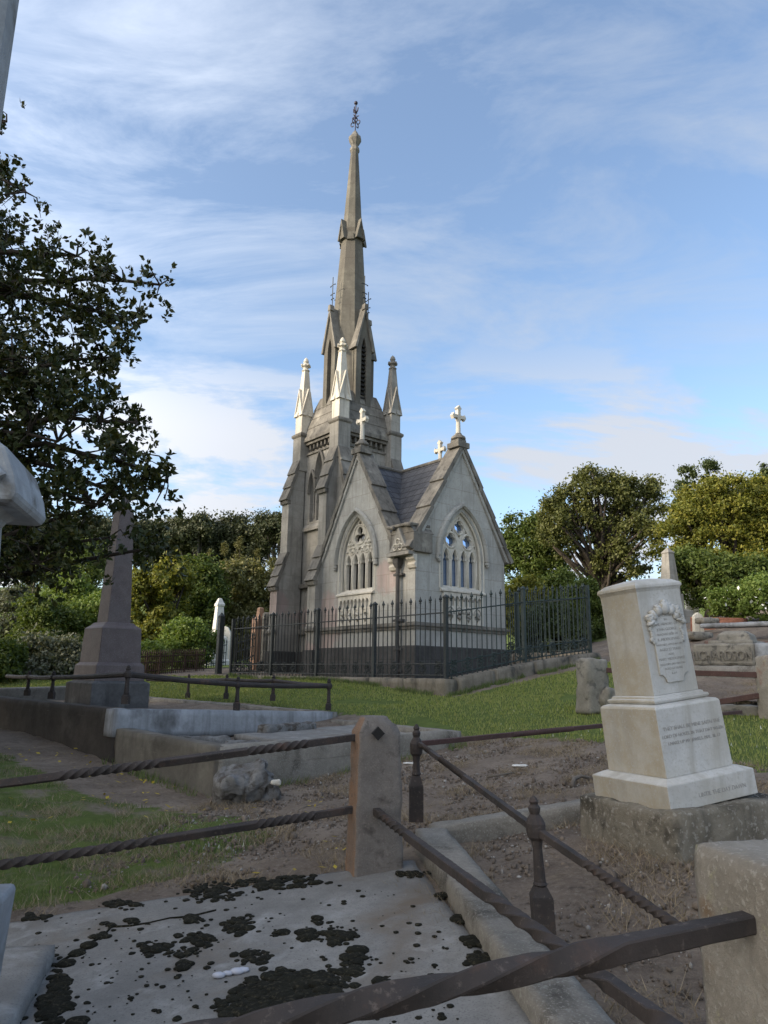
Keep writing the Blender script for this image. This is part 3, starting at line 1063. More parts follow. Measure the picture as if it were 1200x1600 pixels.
def finial_post(mb, base, top_z, r=.05, lean=(0, 0), box_h=.26, box_w=.075):
    """cast iron railing post: square chamfered foot, round shaft, collar where the rail passes, acorn finial"""
    b = Vector(base)
    H = top_z - b.z
    Mx = Matrix.Translation(b) @ Matrix(((1, 0, lean[0], 0), (0, 1, lean[1], 0), (0, 0, 1, 0), (0, 0, 0, 1)))
    w_ = box_w
    mb.frustum(4, [(w_ * 1.0, 0), (w_ * 1.0, box_h * .75), (w_ * .98, box_h * .8), (w_ * .6, box_h), (w_ * .42, box_h * 1.04)], rot=pi / 4, M=Mx)
    mb.frustum(12, [(r * .55, box_h * 1.0), (r * .78, box_h * 1.06), (r * .62, box_h * 1.12), (r * .5, H * .60), (r * .62, H * .66), (r * .95, H * .69), (r * 1.05, H * .74),
                    (r * 1.05, H * .79), (r * .8, H * .83), (r * .5, H * .86), (r * .62, H * .885), (r * .66, H * .91), (r * .4, H * .935), (r * .52, H * .955), (r * .32, H * .985), (.003, H)], M=Mx)
    return mb


def build_rail_plot():
    b1, b2 = gt(650, 1283, .06), gt(850, 1455, .04)
    g = thing('iron_railing', 'low rusty iron railing with acorn topped posts beside the tall stone post', 'iron railing', b1)
    o = Vector(b1)
    t1, t2 = dp(650, 1131, b1.y), dp(836, 1243, b2.y)
    finial_post(MB(), b1 - o, t1.z - o.z, .042, (0, 0), .28, .066).build('post', M_IRON, g, smooth=False)
    finial_post(MB(), b2 - o, t2.z - o.z, .038, (-.055, .0), .16, .056).build('post', M_IRON, g, smooth=False)
    r1, r2 = dp(655, 1162, b1.y), dp(838, 1297, b2.y)
    mb = MB()
    twisted_bar(mb, r1 - o, r2 - o, .028, [(.05, .16, 1.5), (.27, .52, 5)])
    mb.build('rail', M_IRON, g, smooth=True)
    mb = MB()
    d = Vector(r2 - r1).normalized()
    d = (Vector(dp(1000, 1408, 2.72)) - r2).normalized()
    twisted_bar(mb, r2 - o, r2 + d * 2.1 - o, .029, [(.13, .42, 5), (.6, .9, 5)])
    mb.build('rail', M_IRON, g, smooth=True)
    mb = MB()
    e = Vector(dp(960, 1132, 6.75))
    e2 = r1 + (e - r1) * 2.05
    twisted_bar(mb, r1 - o, e2 - o, .034, [(.20, .36, 7), (.62, .8, 7)])
    mb.build('rail', M_RAIL_RED, g, smooth=True)


build_rail_plot()


def bar_stone(name, p0, p1, wid, hgt, mat, label, cat, up=(0, 0, 1), amp=.005, chip=.02, group=None, taper=1.0):
    """a kerb stone laid along p0-p1 (top centre line)"""
    p0, p1 = Vector(p0), Vector(p1)
    d = p1 - p0
    t = thing(name, label, cat, (p0 + p1) / 2 - Vector((0, 0, hgt)), group=group)
    u_ = Vector(up)
    yv = u_.cross(d).normalized()
    z = d.cross(yv).normalized()
    if z.z < 0:
        z = -z
    Mx = frame(Vector((0, 0, hgt)) - z * hgt, d, z)
    mb = MB()
    rough_box(mb, (d.length, wid, hgt), Mx, .04, amp, .016, 9, chip=chip, taper=taper)
    o = mb.build(name, mat, smooth=True)
    # the kerb is one mesh: it stays top level itself
    o.location = t.location
    for k in ('label', 'category', 'group'):
        if k in t.keys():
            o[k] = t[k]
    t_name = t.name
    bpy.data.objects.remove(t)
    o.name = name
    return o


a, b = gt(672, 1292, .10), gt(905, 1590, .06)
bar_stone('concrete_kerb', a, a + (b - a) * 1.5, .20, .17, M_CONC, 'long lichened concrete kerb running towards the camera beside the slab', 'kerb')
a, b = gt(672, 1290, .095), gt(915, 1250, .12)
bar_stone('concrete_kerb', a, b + (b - a) * .05, .17, .17, M_CONC, 'short weathered concrete kerb between the iron post and the leaning white gravestone', 'kerb')


# ------------------------------------------------------------------ leaning white gravestone
TOMB_M = Matrix(((.920, -.372, -.120, 0), (.372, .928, -.025, 0), (.121, -.021, .992, 0), (0, 0, 0, 1)))


def text_mesh(name, body, size, Mx, mat, parent, extrude=.001, align='CENTER', spacing=1.0, shear=0.0):
    cu = bpy.data.curves.new('t', 'FONT')
    cu.body = body
    cu.size = size
    cu.extrude = extrude
    cu.align_x = align
    cu.space_line = spacing
    cu.shear = shear
    ob = bpy.data.objects.new('t', cu)
    C.objects.link(ob)
    dg = bpy.context.evaluated_depsgraph_get()
    me = bpy.data.meshes.new_from_object(ob.evaluated_get(dg))
    bpy.data.objects.remove(ob)
    bpy.data.curves.remove(cu)
    me.transform(Mx)
    me.materials.clear()
    me.materials.append(mat)
    me.name = name
    o = bpy.data.objects.new(name, me)
    C.objects.link(o)
    if parent is not None:
        o.parent = parent
    return o


def build_tomb():
    A, B, Un = (Vector(TOMB_M.col[i][:3]) for i in range(3))
    front = Vector((1.4343, 3.86, .4051))
    cen = front + A * .2937 + B * .2949
    g = thing('gravestone', 'tall leaning white marble gravestone with a carved rose wreath above its inscribed panel', 'gravestone', cen)
    M3 = TOMB_M.copy()

    def part(mb, name, mat, bevel=.006, parent=g, smooth=False):
        mb.v = [tuple(M3 @ Vector(p)) for p in mb.v]
        return mb.build(name, mat, parent, bevel=bevel, smooth=smooth)
    # base
    mb = MB()
    w0 = .295
    mb.box(-w0, w0, -w0, w0, 0, .125)
    mb.frustum(4, [(w0 * 1.414, .125), (.245 * 1.414, .146)], rot=pi / 4)
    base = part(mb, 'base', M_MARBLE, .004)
    # die with its bevelled shoulder
    mb = MB()
    mb.frustum(4, [(.2273 * 1.414, .146), (.2233 * 1.414, .485), (.213 * 1.414, .497), (.18 * 1.414, .505)], rot=pi / 4)
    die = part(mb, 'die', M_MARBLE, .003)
    # moulding below the shaft
    mb = MB()
    mb.frustum(4, [(.178 * 1.414, .505), (.187 * 1.414, .511), (.190 * 1.414, .520), (.187 * 1.414, .528), (.172 * 1.414, .532), (.170 * 1.414, .541), (.160 * 1.414, .546)], rot=pi / 4)
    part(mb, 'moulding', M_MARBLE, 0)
    # shaft: straight sides, cornice roll and hipped cap
    mb = MB()
    mb.frustum(4, [(.1560 * 1.414, .546), (.1525 * 1.414, 1.06), (.154 * 1.414, 1.10), (.160 * 1.414, 1.115)], rot=pi / 4)
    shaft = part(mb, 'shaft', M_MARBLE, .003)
    mb = MB()
    mb.frustum(4, [(.161 * 1.414, 1.115), (.164 * 1.414, 1.122), (.162 * 1.414, 1.134), (.156 * 1.414, 1.142), (.15 * 1.414, 1.144), (.13 * 1.414, 1.158), (.05 * 1.414, 1.176)], rot=pi / 4)
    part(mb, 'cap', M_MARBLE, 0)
    # panel on the right-hand face (-B side), with notched lower corners and a round head
    fx = lambda p, q, d: (p, -.1545 - d, q)
    w_ = .098
    pts = [(-w_, .985)]
    n = 5
    pts = [(-w_, .66)]
    for k in range(n + 1):
        an = pi / 2 - k / n * pi / 2
        pts.append((-w_ + .042 * (1 - cos(pi / 2 * (1 - k / n))) + 0, .66 - .042 * sin(pi / 2 * k / n)))
    pts = [(-w_, .650)] + [(-w_ + .040 * sin(k / 5 * pi / 2), .610 + .040 * cos(k / 5 * pi / 2)) for k in range(1, 6)] + [(-w_ + .045, .605), (w_ - .045, .605)]
    pts += [(w_ - .040 * sin((5 - k) / 5 * pi / 2), .610 + .040 * cos((5 - k) / 5 * pi / 2)) for k in range(0, 5)] + [(w_, .650), (w_, .93)]
    pts += [(w_ * cos(k / 10 * pi), .93 + .05 * sin(k / 10 * pi)) for k in range(1, 10)] + [(-w_, .93)]
    mb = MB()
    mb.prism(pts, fx, 0.0, .012)
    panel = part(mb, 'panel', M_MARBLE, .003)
    Mt = M3 @ frame((0, -.1545 - .0128, 0), (1, 0, 0), (0, -1, 0))
    lines = [('SACRED', .024, .955), ('TO', .014, .935), ('THE MEMORY OF', .021, .908), ('JOHN GEORGE', .021, .880), ('BELOVED SON OF', .018, .854), ('R. MIDDLEMASS', .022, .826),
             ('WHO DIED 14TH JUNE 1892', .015, .800), ('AGED 22 YEARS', .021, .772), ('ALSO', .016, .748), ('MARY MIDDLEMASS', .021, .722), ('WHO DIED 3RD MAY 1901', .015, .696), ('AGED 64 YEARS', .018, .672), ('R. I. P.', .014, .648)]
    for body, size, z in lines[:1] + lines[1:]:
        text_mesh('inscription', body, size, Mt @ Matrix.Translation((0, z, 0)), M_LETTER, panel, .0006)
    Mt = M3 @ frame((0, -.2292, 0), (1, 0, 0), (0, -.9999, .012))
    for body, size, z in (('THEY SHALL BE MINE SAITH THE', .027, .375), ('LORD OF HOSTS, IN THAT DAY WHEN', .024, .338), ('I MAKE UP MY JEWELS. MAL. III. 17', .024, .302)):
        text_mesh('inscription', body, size, Mt @ Matrix.Translation((.0, z, 0.0015)), M_LETTER, die, .0006)
    Mt = M3 @ frame((0, -w0 - .001, 0), (1, 0, 0), (0, -1, 0))
    text_mesh('inscription', 'UNTIL THE DAY DAWN.', .030, Mt @ Matrix.Translation((.06, .045, 0)), M_LETTER, base, .0006)
    # wreath of roses and leaves
    mb = MB()
    for k in range(64):
        an = radians(-12) + (pi + radians(24)) * random.random()
        rr = .098 + random.uniform(-.012, .022)
        p = (rr * cos(an) * 1.02, -.160 - random.random() * .014, .93 + .07 * sin(an) + random.uniform(-.008, .014))
        R_ = Matrix.Rotation(random.random() * 6, 3, 'Y') @ Matrix.Rotation(random.uniform(-.5, .5), 3, 'X')
        mb.blob(p, random.uniform(.015, .025), 2, .3, (1.25, .75, .55), R_)
    for cx, cz, r in ((0, 1.0, .034), (-.045, .988, .026), (.042, .985, .027), (-.078, .96, .022), (.075, .955, .022), (.005, 1.032, .018)):
        mb.blob((cx, -.170, cz), r, 3, .12, (1, .75, 1))
        for j in range(7):
            an = j * 2.4
            q = r * (.35 + .09 * j)
            mb.blob((cx + q * cos(an), -.176, cz + q * sin(an)), r * .42, 2, .1, (1.1, .5, .45), Matrix.Rotation(-an + pi / 2, 3, 'Y'))
    for sx in (-1, 1):
        for j in range(9):
            mb.blob((sx * (.102 + random.uniform(-.006, .01)), -.162, .92 - j * .012), .014, 2, .3, (1, .6, 1))
    part(mb, 'wreath', M_MARBLE, 0, smooth=True)
    # footing
    fA, fB, fU = Vector((.93, .36, .07)), Vector((-.36, .93, -.01)), Vector((-.07, 0, 1))
    fc = cen - Un * .002
    mb = MB()
    Mx = frame(Vector((0, 0, 0)), fA, fU)
    rough_box(mb, (.80, .80, .46), Mx @ Matrix.Translation((.03, .0, -.462)), .025, .012, .014, 7, taper=.95, chip=.04)
    o = mb.build('gravestone_footing', M_FOOT, smooth=True)
    o.location = fc
    tag(o, 'cracked rough concrete footing slab under the leaning white gravestone', 'footing')


build_tomb()

# ================================================================== the chapel
PSI = radians(50.66)
EXv, EYv = Vector((sin(PSI), cos(PSI), 0)), Vector((-cos(PSI), sin(PSI), 0))
KC = Vector((.722, 16.5, 0))
G0 = .85
chapel = thing('chapel', 'small grey stone gothic chapel with steep slate gables, pinnacled tower and tall spire', 'chapel', KC + Vector((0, 0, G0)), atan2(cos(PSI), sin(PSI)))
CL = (0, 0, -G0)


def cpart(mb, name, mat, parent=None, **k):
    return mb.build(name, mat, parent or chapel, loc=CL if parent is None else None, **k)


def loc(a, b, z):
    return KC + EXv * a + EYv * b + Vector((0, 0, z))


def arch(w_, z0, rise, n=10, c=0.0, base=None):
    """pointed arch outline from the left springing to the right; closed down to base if given"""
    r = (w_ * w_ + rise * rise) / (2 * w_)
    th = atan2(rise, r - w_)
    pts = []
    for k in range(n + 1):
        an = pi - th * k / n
        pts.append((c + (r - w_) + r * cos(an), z0 + r * sin(an)))
    pts += [(2 * c - p[0], p[1]) for p in pts[-2::-1]]
    if base is not None:
        pts = [(c - w_, base)] + pts + [(c + w_, base)]
    return pts


def foil(c, z, n, off, r, rot=0.0, m=8, sq=1.0):
    pts = []
    tot = n * m
    for k in range(tot):
        a = rot + 2 * pi * k / tot
        ph = ((a - rot + pi / n) % (2 * pi / n)) - pi / n
        q = off * cos(ph) + sqrt(max(1e-6, r * r - (off * sin(ph)) ** 2))
        pts.append((c + q * cos(a), z + q * sin(a) * sq))
    return pts


AW, CW, CLB = 2.99, 1.50, 2.20                         # right face width, its centre; left gable centre
ZE, ZA = 3.82, 6.50
fR = lambda p, q, d: (p, d, q)                          # right face: plane b = 0
fL = lambda p, q, d: (d, p, q)                          # left face: plane a = 0
OW, OZ0, OR, SILL = .66, 3.78, 1.16, 3.02


def build_walls():
    mb = MB()
    hole = arch(OW, OZ0, OR, 10, CW, SILL)
    mb.plate([[(0, G0 - .3), (AW, G0 - .3), (AW, ZE), (CW, ZA), (0, ZE)], hole], fR, 0, .30)
    hole = arch(OW, OZ0, OR, 10, CLB, SILL)
    b0, b1 = .74, 3.66
    mb.plate([[(b0, G0 - .3), (b1, G0 - .3), (b1, ZE), (CLB, ZA), (b0, ZE)], hole], fL, 0.0, .30)
    mb.box(.004, .30, .30, b0, G0 - .3, ZE)
    mb.plate([[(.30, G0 - .3), (b1, G0 - .3), (b1, ZE), (CLB, ZA), (b0, ZE), (.30, ZE)]], lambda p, q, d: (d, p, q), AW - .3, AW)
    mb.box(.3, AW - .3, b1 - .3, b1 + .32, G0 - .3, ZE)
    cpart(mb, 'wall', M_CHAPEL)
    # string course and plinth
    mb = MB()
    for z0, z1, o in ((2.06, 2.13, .035), (2.13, 2.19, .075), (2.19, 2.22, .03)):
        mb.box(-o, AW + o, -o, .1, z0, z1)
        mb.box(-o, .1, .1, 3.7, z0, z1)
        mb.box(AW - .1, AW + o, .1, 3.7, z0, z1)
    cpart(mb, 'string_course', M_WEATHERED, bevel=.008)
    mb = MB()
    mb.box(-.06, AW + .06, -.06, .2, G0 - .4, 1.70)
    mb.box(-.06, .2, .2, 3.7, G0 - .4, 1.70)
    mb.box(AW - .2, AW + .06, .2, 3.7, G0 - .4, 1.70)
    cpart(mb, 'plinth', M_BLUESTONE, bevel=.02)


def build_roof():
    mb = MB()
    mb.prism([(.31, 3.70), (.31, 4.42), (CW, 6.38), (AW - .31, 4.42), (AW - .31, 3.70)], fR, .28, 3.98)
    mb.prism([(CLB - 1.30, 3.70), (CLB - 1.30, 4.251), (CLB, 6.36), (CLB + 1.30, 4.251), (CLB + 1.30, 3.70)], fL, .28, AW - .28)
    cpart(mb, 'roof', M_ROOF)
    mb = MB()
    mb.tube([(CW, .45, 6.39), (CW, 3.9, 6.39)], .05, 8)
    mb.tube([(.45, CLB, 6.37), (2.5, CLB, 6.37)], .05, 8)
    cpart(mb, 'roof_ridge', M_WEATHERED)


def coping(fn, c, half, z_foot, z_top, d0, d1, front):
    """raked gable coping laid as overlapping stones; fn(p, q, d)"""
    mb = MB()
    for sgn in (-1, 1):
        a = Vector((c + sgn * half, z_foot))
        b = Vector((c, z_top))
        t = (b - a).normalized()
        nrm = Vector((-t.y, t.x)) if sgn > 0 else Vector((t.y, -t.x))
        nrm = -nrm if nrm.y < 0 else nrm
        ln = (b - a).length
        cuts = [0, .16, .40, .66, 1.0]
        for i in range(4):
            s0, s1 = cuts[i] * ln, cuts[i + 1] * ln
            e = 0 if i == 0 else -.05
            p = [a + t * (s0 + e) + nrm * .035, a + t * s1 + nrm * .0, a + t * s1 + nrm * .10, a + t * (s0 + e) + nrm * .15]
            if i == 3:      # mitre at the apex
                p[1] = Vector((c, b.y + (-.0)))
                p[2] = Vector((c, b.y + .10 / max(.2, abs(nrm.y))))
            mb.prism([tuple(q) for q in p], fn, d0 + .004 * i, d1 - .004 * i)
    o = cpart(mb, 'gable_coping', M_WEATHERED, bevel=.012)
    mb = MB()
    for sgn in (-1, 1):
        a = Vector((c + sgn * half, z_foot))
        b = Vector((c, z_top))
        t = (b - a).normalized()
        nrm = Vector((-t.y, t.x))
        nrm = -nrm if nrm.y < 0 else nrm
        p = [a + nrm * -.06 + t * .1, Vector((c, b.y - .06 / abs(nrm.y))), Vector((c, b.y + .02)), a + nrm * .02 + t * .02]
        mb.prism([tuple(q) for q in p], fn, front, d0 + .2)
    mb.build('moulding', M_CHAPEL, o, bevel=.008)
    return o


def gable_cross(fn, c, z0, h, d, wide):
    """moulded base and a cross with flowered arms"""
    mb = MB()
    B_ = lambda p0, p1, q0, q1, w0: mb.prism([(c + p0, q0), (c + p1, q0), (c + p1, q1), (c + p0, q1)], fn, d - w0, d + w0)
    B_(-.20, .20, z0 - .12, z0 + .02, .20)
    B_(-.14, .14, z0 + .02, z0 + .10, .14)
    o3 = Vector(fn(c, 0, d))
    mb.frustum(8, [(.16, z0 + .10), (.20, z0 + .13), (.18, z0 + .18), (.10, z0 + .24), (.085, z0 + .28)], o3.x, o3.y, pi / 8)
    base = cpart(mb, 'cross_base', M_WEATHERED, bevel=.01)
    mb = MB()
    mb.frustum(8, [(.066, z0 + .28), (.054, z0 + h * .62)], o3.x, o3.y, pi / 8)
    zc = z0 + h * .70
    B_(-.048, .048, z0 + h * .60, z0 + h * .88, .048)
    B_(-wide * .75, wide * .75, zc - .045, zc + .045, .047)
    for s in (-1, 1):
        mb.prism([(c + s * wide * .66, zc), (c + s * wide * .86, zc + .085), (c + s * wide * 1.08, zc + .0), (c + s * wide * .86, zc - .085)], fn, d - .052, d + .052)
    mb.prism([(c, z0 + h * .84), (c + .085, z0 + h * .915), (c, z0 + h), (c - .085, z0 + h * .915)], fn, d - .052, d + .052)
    cpart(mb, 'gable_cross', M_PALE, bevel=.008)


def build_window(fn, c, out, style, glass):
    """traceried window: stone tracery in the opening, glass behind, hood mould with carved stops, blind panel below"""
    mb = MB()
    rim = arch(OW, OZ0, OR, 12, c, SILL)
    holes = []
    lw, cx = .098, (-.435, -.145, .145, .435)
    for x in cx:
        zt = 3.74
        holes.append([(c + x - lw, SILL + .10), (c + x - lw, zt), (c + x - lw * .62, zt + .035), (c + x - lw * .80, zt + .10), (c + x - lw * .5, zt + .18), (c + x, zt + .27), (c + x + lw * .5, zt + .18),
                      (c + x + lw * .80, zt + .10), (c + x + lw * .62, zt + .035), (c + x + lw, zt), (c + x + lw, SILL + .10)])
    if style == 'R':
        holes += [foil(c - .285, 4.22, 4, .082, .082), foil(c + .285, 4.22, 4, .082, .082), foil(c, 4.56, 4, .082, .075)]
        for s in (-1, 1):
            holes.append([(c + s * .20, 4.43), (c + s * .275, 4.44), (c + s * .23, 4.54)])
            holes.append([(c + s * .50, 4.12), (c + s * .55, 4.05), (c + s * .56, 4.16)])
        holes.append([(c - .045, 4.36), (c + .045, 4.36), (c, 4.27)])
        holes.append([(c - .03, 4.745), (c + .03, 4.745), (c, 4.83)])
    else:
        holes += [foil(c, 4.46, 3, .125, .105, pi / 2, 10), foil(c, 4.77, 4, .028, .032)]
        holes.append(foil(c, 4.13, 3, .03, .032, pi / 2))
    # d grows inwards (away from the wall face)
    mb.plate([rim] + holes, fn, .10, .20)
    o = cpart(mb, 'window_tracery', M_PALE, bevel=.006)
    mb = MB()
    P = lambda p, q, d: Vector(fn(p, q, d))
    nrm = P(0, 0, -1) - P(0, 0, 0)
    # mullion rolls and rings round the foils, standing proud of the tracery plate
    for x in (-.58, -.29, 0, .29, .58):
        mb.tube([P(c + x, SILL + .06, .10), P(c + x, 3.80, .10)], .022, 6)
    rings = [(-.285, 4.22, .185), (.285, 4.22, .185), (0, 4.56, .175)] if style == 'R' else [(0, 4.49, .25), (-.30, 4.10, .09), (.30, 4.10, .09), (-.12, 4.08, .06), (.12, 4.08, .06), (-.37, 4.30, .07), (.37, 4.30, .07)]
    for x, z, r in rings:
        mb.tube([P(c + x + r * cos(k / 20 * 2 * pi), z + r * sin(k / 20 * 2 * pi), .10) for k in range(21)], .02, 6, cap=False)
    for x in cx:
        ar = arch(.135, 3.76, .26, 6, c + x)
        mb.tube([P(p[0], p[1], .10) for p in ar], .018, 6)
    if style == 'L':
        for x in (-.5, -.4, -.3, -.2, -.1, 0, .1, .2, .3, .4, .5):
            mb.blob(P(c + x, 4.12 + .05 * cos(x * 30), .09), .035, 1, .3)
        for x in (-.46, -.36, .36, .46, -.25, .25):
            mb.blob(P(c + x, 4.26, .09), .032, 1, .3)
    mb.build('tracery_rolls', M_PALE, o, smooth=True)
    mb = MB()
    for r_, k in ((.665, 0), (.74, 1)):
        pth = [(c - r_, SILL + .02)] + arch(r_, OZ0, OR + (r_ - .66) * 1.55, 14, c) + [(c + r_, SILL + .02)]
        mb.sweep([P(p[0], p[1], .05 - .03 * k) for p in pth], [(-.035, -.02), (.035, -.02), (.035, .015), (0, .035), (-.035, .015)], nrm)
    mb.build('reveal_moulding', M_PALE, o)
    mb = MB()
    mb.plate([rim], fn, .21, .22)
    mb.build('window_glass_and_shadow', glass, o)
    mb = MB()
    pth = [(c - .82, 3.78)] + arch(.82, 3.80, 1.30, 16, c) + [(c + .82, 3.78)]
    mb.sweep([P(p[0], p[1], 0) for p in pth], [(-.055, -.02), (.05, -.02), (.065, .05), (.03, .10), (-.02, .10), (-.05, .05)], nrm)
    for s in (-1, 1):
        for k in range(6):
            mb.blob(P(c + s * .82 + random.uniform(-.04, .04), 3.71 + random.uniform(-.06, .05), -.05), .05, 1, .3)
    mb.build('hood_mould', M_CHAPEL, o)
    mb = MB()
    mb.prism([(-.0, SILL - .06), (-.07, SILL - .06), (-.07, SILL - .02), (.12, SILL + .10), (.12, SILL - .06)], lambda p, q, d: fn(c + d, q, p), -.74, .74)
    mb.build('sill', M_PALE, o, bevel=.006)
    # blind arcade below
    mb = MB()
    holes = []
    for k in range(8):
        x = -.525 + k * .15
        holes.append(arch(.052, 2.76, .10, 5, c + x, 2.64))
    for k in range(4):
        x = -.45 + k * .30
        holes.append(foil(c + x, 2.42, 3, .055, .055, pi / 2, 6))
        holes.append([(c + x - .035, 2.34), (c + x + .035, 2.34), (c + x, 2.24)])
    mb.plate([[(c - .66, 2.225), (c + .66, 2.225), (c + .66, 2.95), (c - .66, 2.95)]] + holes, fn, -.045, .0)
    p = mb.build('blind_arcade', M_PALE, o, bevel=.004)
    mb = MB()
    for k in range(4):
        x = -.45 + k * .30
        for j in range(5):
            mb.blob(P(c + x + random.uniform(-.05, .05), 2.44 + random.uniform(-.1, .09), -.05), .04, 1, .35)
        mb.tube([P(q[0], q[1], -.045) for q in arch(.12, 2.46, .15, 6, c + x)], .018, 6)
    for k in range(8):
        mb.tube([P(q[0], q[1], -.045) for q in arch(.068, 2.76, .11, 5, c - .525 + k * .15)], .012, 6)
    mb.build('carving', M_TOWER if style == 'R' else M_PALE, o, smooth=True)


build_walls()
build_roof()
coping(fR, CW, 1.64, 3.80, 6.52, -.09, .42, -.05)
coping(fL, CLB, 1.54, 3.80, 6.56, -.09, .42, -.05)
coping(lambda p, q, d: (AW - d, p, q), CLB, 1.54, 3.80, 6.54, -.09, .42, -.05)
gable_cross(fR, CW, 6.66, 1.02, .10, .22)
gable_cross(fL, CLB, 6.70, 1.15, .10, .20)
gable_cross(lambda p, q, d: (AW - d, p, q), CLB, 6.60, .98, .10, .20)
build_window(fR, CW, (0, -1, 0), 'R', M_GLASS_R)
build_window(fL, CLB, (-1, 0, 0), 'L', M_GLASS_SHADOW)


def build_corner():
    """gableted kneeler between the two gables, corbels and the rainwater pipe"""
    mb = MB()
    mb.box(-.14, .45, -.10, .76, 3.78, 4.22)
    mb.prism([(-.10, 4.22), (.76, 4.22), (.62, 4.40), (.04, 4.40)], fL, -.14, .5)
    for s in (.03, .63):
        mb.tube([(-.20, s - .12, 4.37), (-.20, s + .12, 4.41)], .05, 8)
    mb.box(-.20, .45, -.02, .68, 4.38, 4.45)
    o = cpart(mb, 'kneeler', M_WEATHERED, bevel=.02)
    mb = MB()
    mb.prism([(.02, 3.80), (.64, 3.80), (.33, 4.36)], fL, -.24, -.12)
    mb.box(-.26, -.05, -.06, .72, 3.70, 3.79)
    g = mb.build('gablet', M_TOWER, o, bevel=.012)
    mb = MB()
    for x, z, r in ((.33, 4.02, .07), (.24, 3.90, .07), (.42, 3.90, .07)):
        mb.tube([(-.245, x + r * cos(k / 12 * 2 * pi), z + r * sin(k / 12 * 2 * pi)) for k in range(13)], .018, 6)
    mb.build('carving', M_PALE, g)
    for b0, b1 in ((-.07, .20), (.60, .84)):
        mb = MB()
        mb.prism([(0, 3.40), (-.05, 3.42), (-.09, 3.50), (-.05, 3.56), (-.12, 3.62), (-.12, 3.72), (0, 3.72)], lambda p, q, d: (p, d, q), b0, b1)
        cpart(mb, 'corbel', M_PALE, bevel=.012)
    mb = MB()
    x, y = -.09, .50
    mb.frustum(4, [(.07, 3.46), (.12, 3.56), (.125, 3.64), (.11, 3.66)], x, y, pi / 4)
    mb.tube([(x, y, 3.52), (x, y, 1.0), (x - .04, y, .90)], .05, 10)
    for z in (3.30, 2.26, 1.62, 1.15):
        mb.frustum(10, [(.062, z - .03), (.066, z), (.062, z + .03)], x, y)
        mb.box(x - .01, x + .09, y - .15, y + .15, z - .025, z + .025)
    cpart(mb, 'downpipe', M_LEAD)


build_corner()

# ------------------------------------------------------------------ tower
TC, TS = (.87, 3.90), .90                               # centre, half distance between pinnacle centres


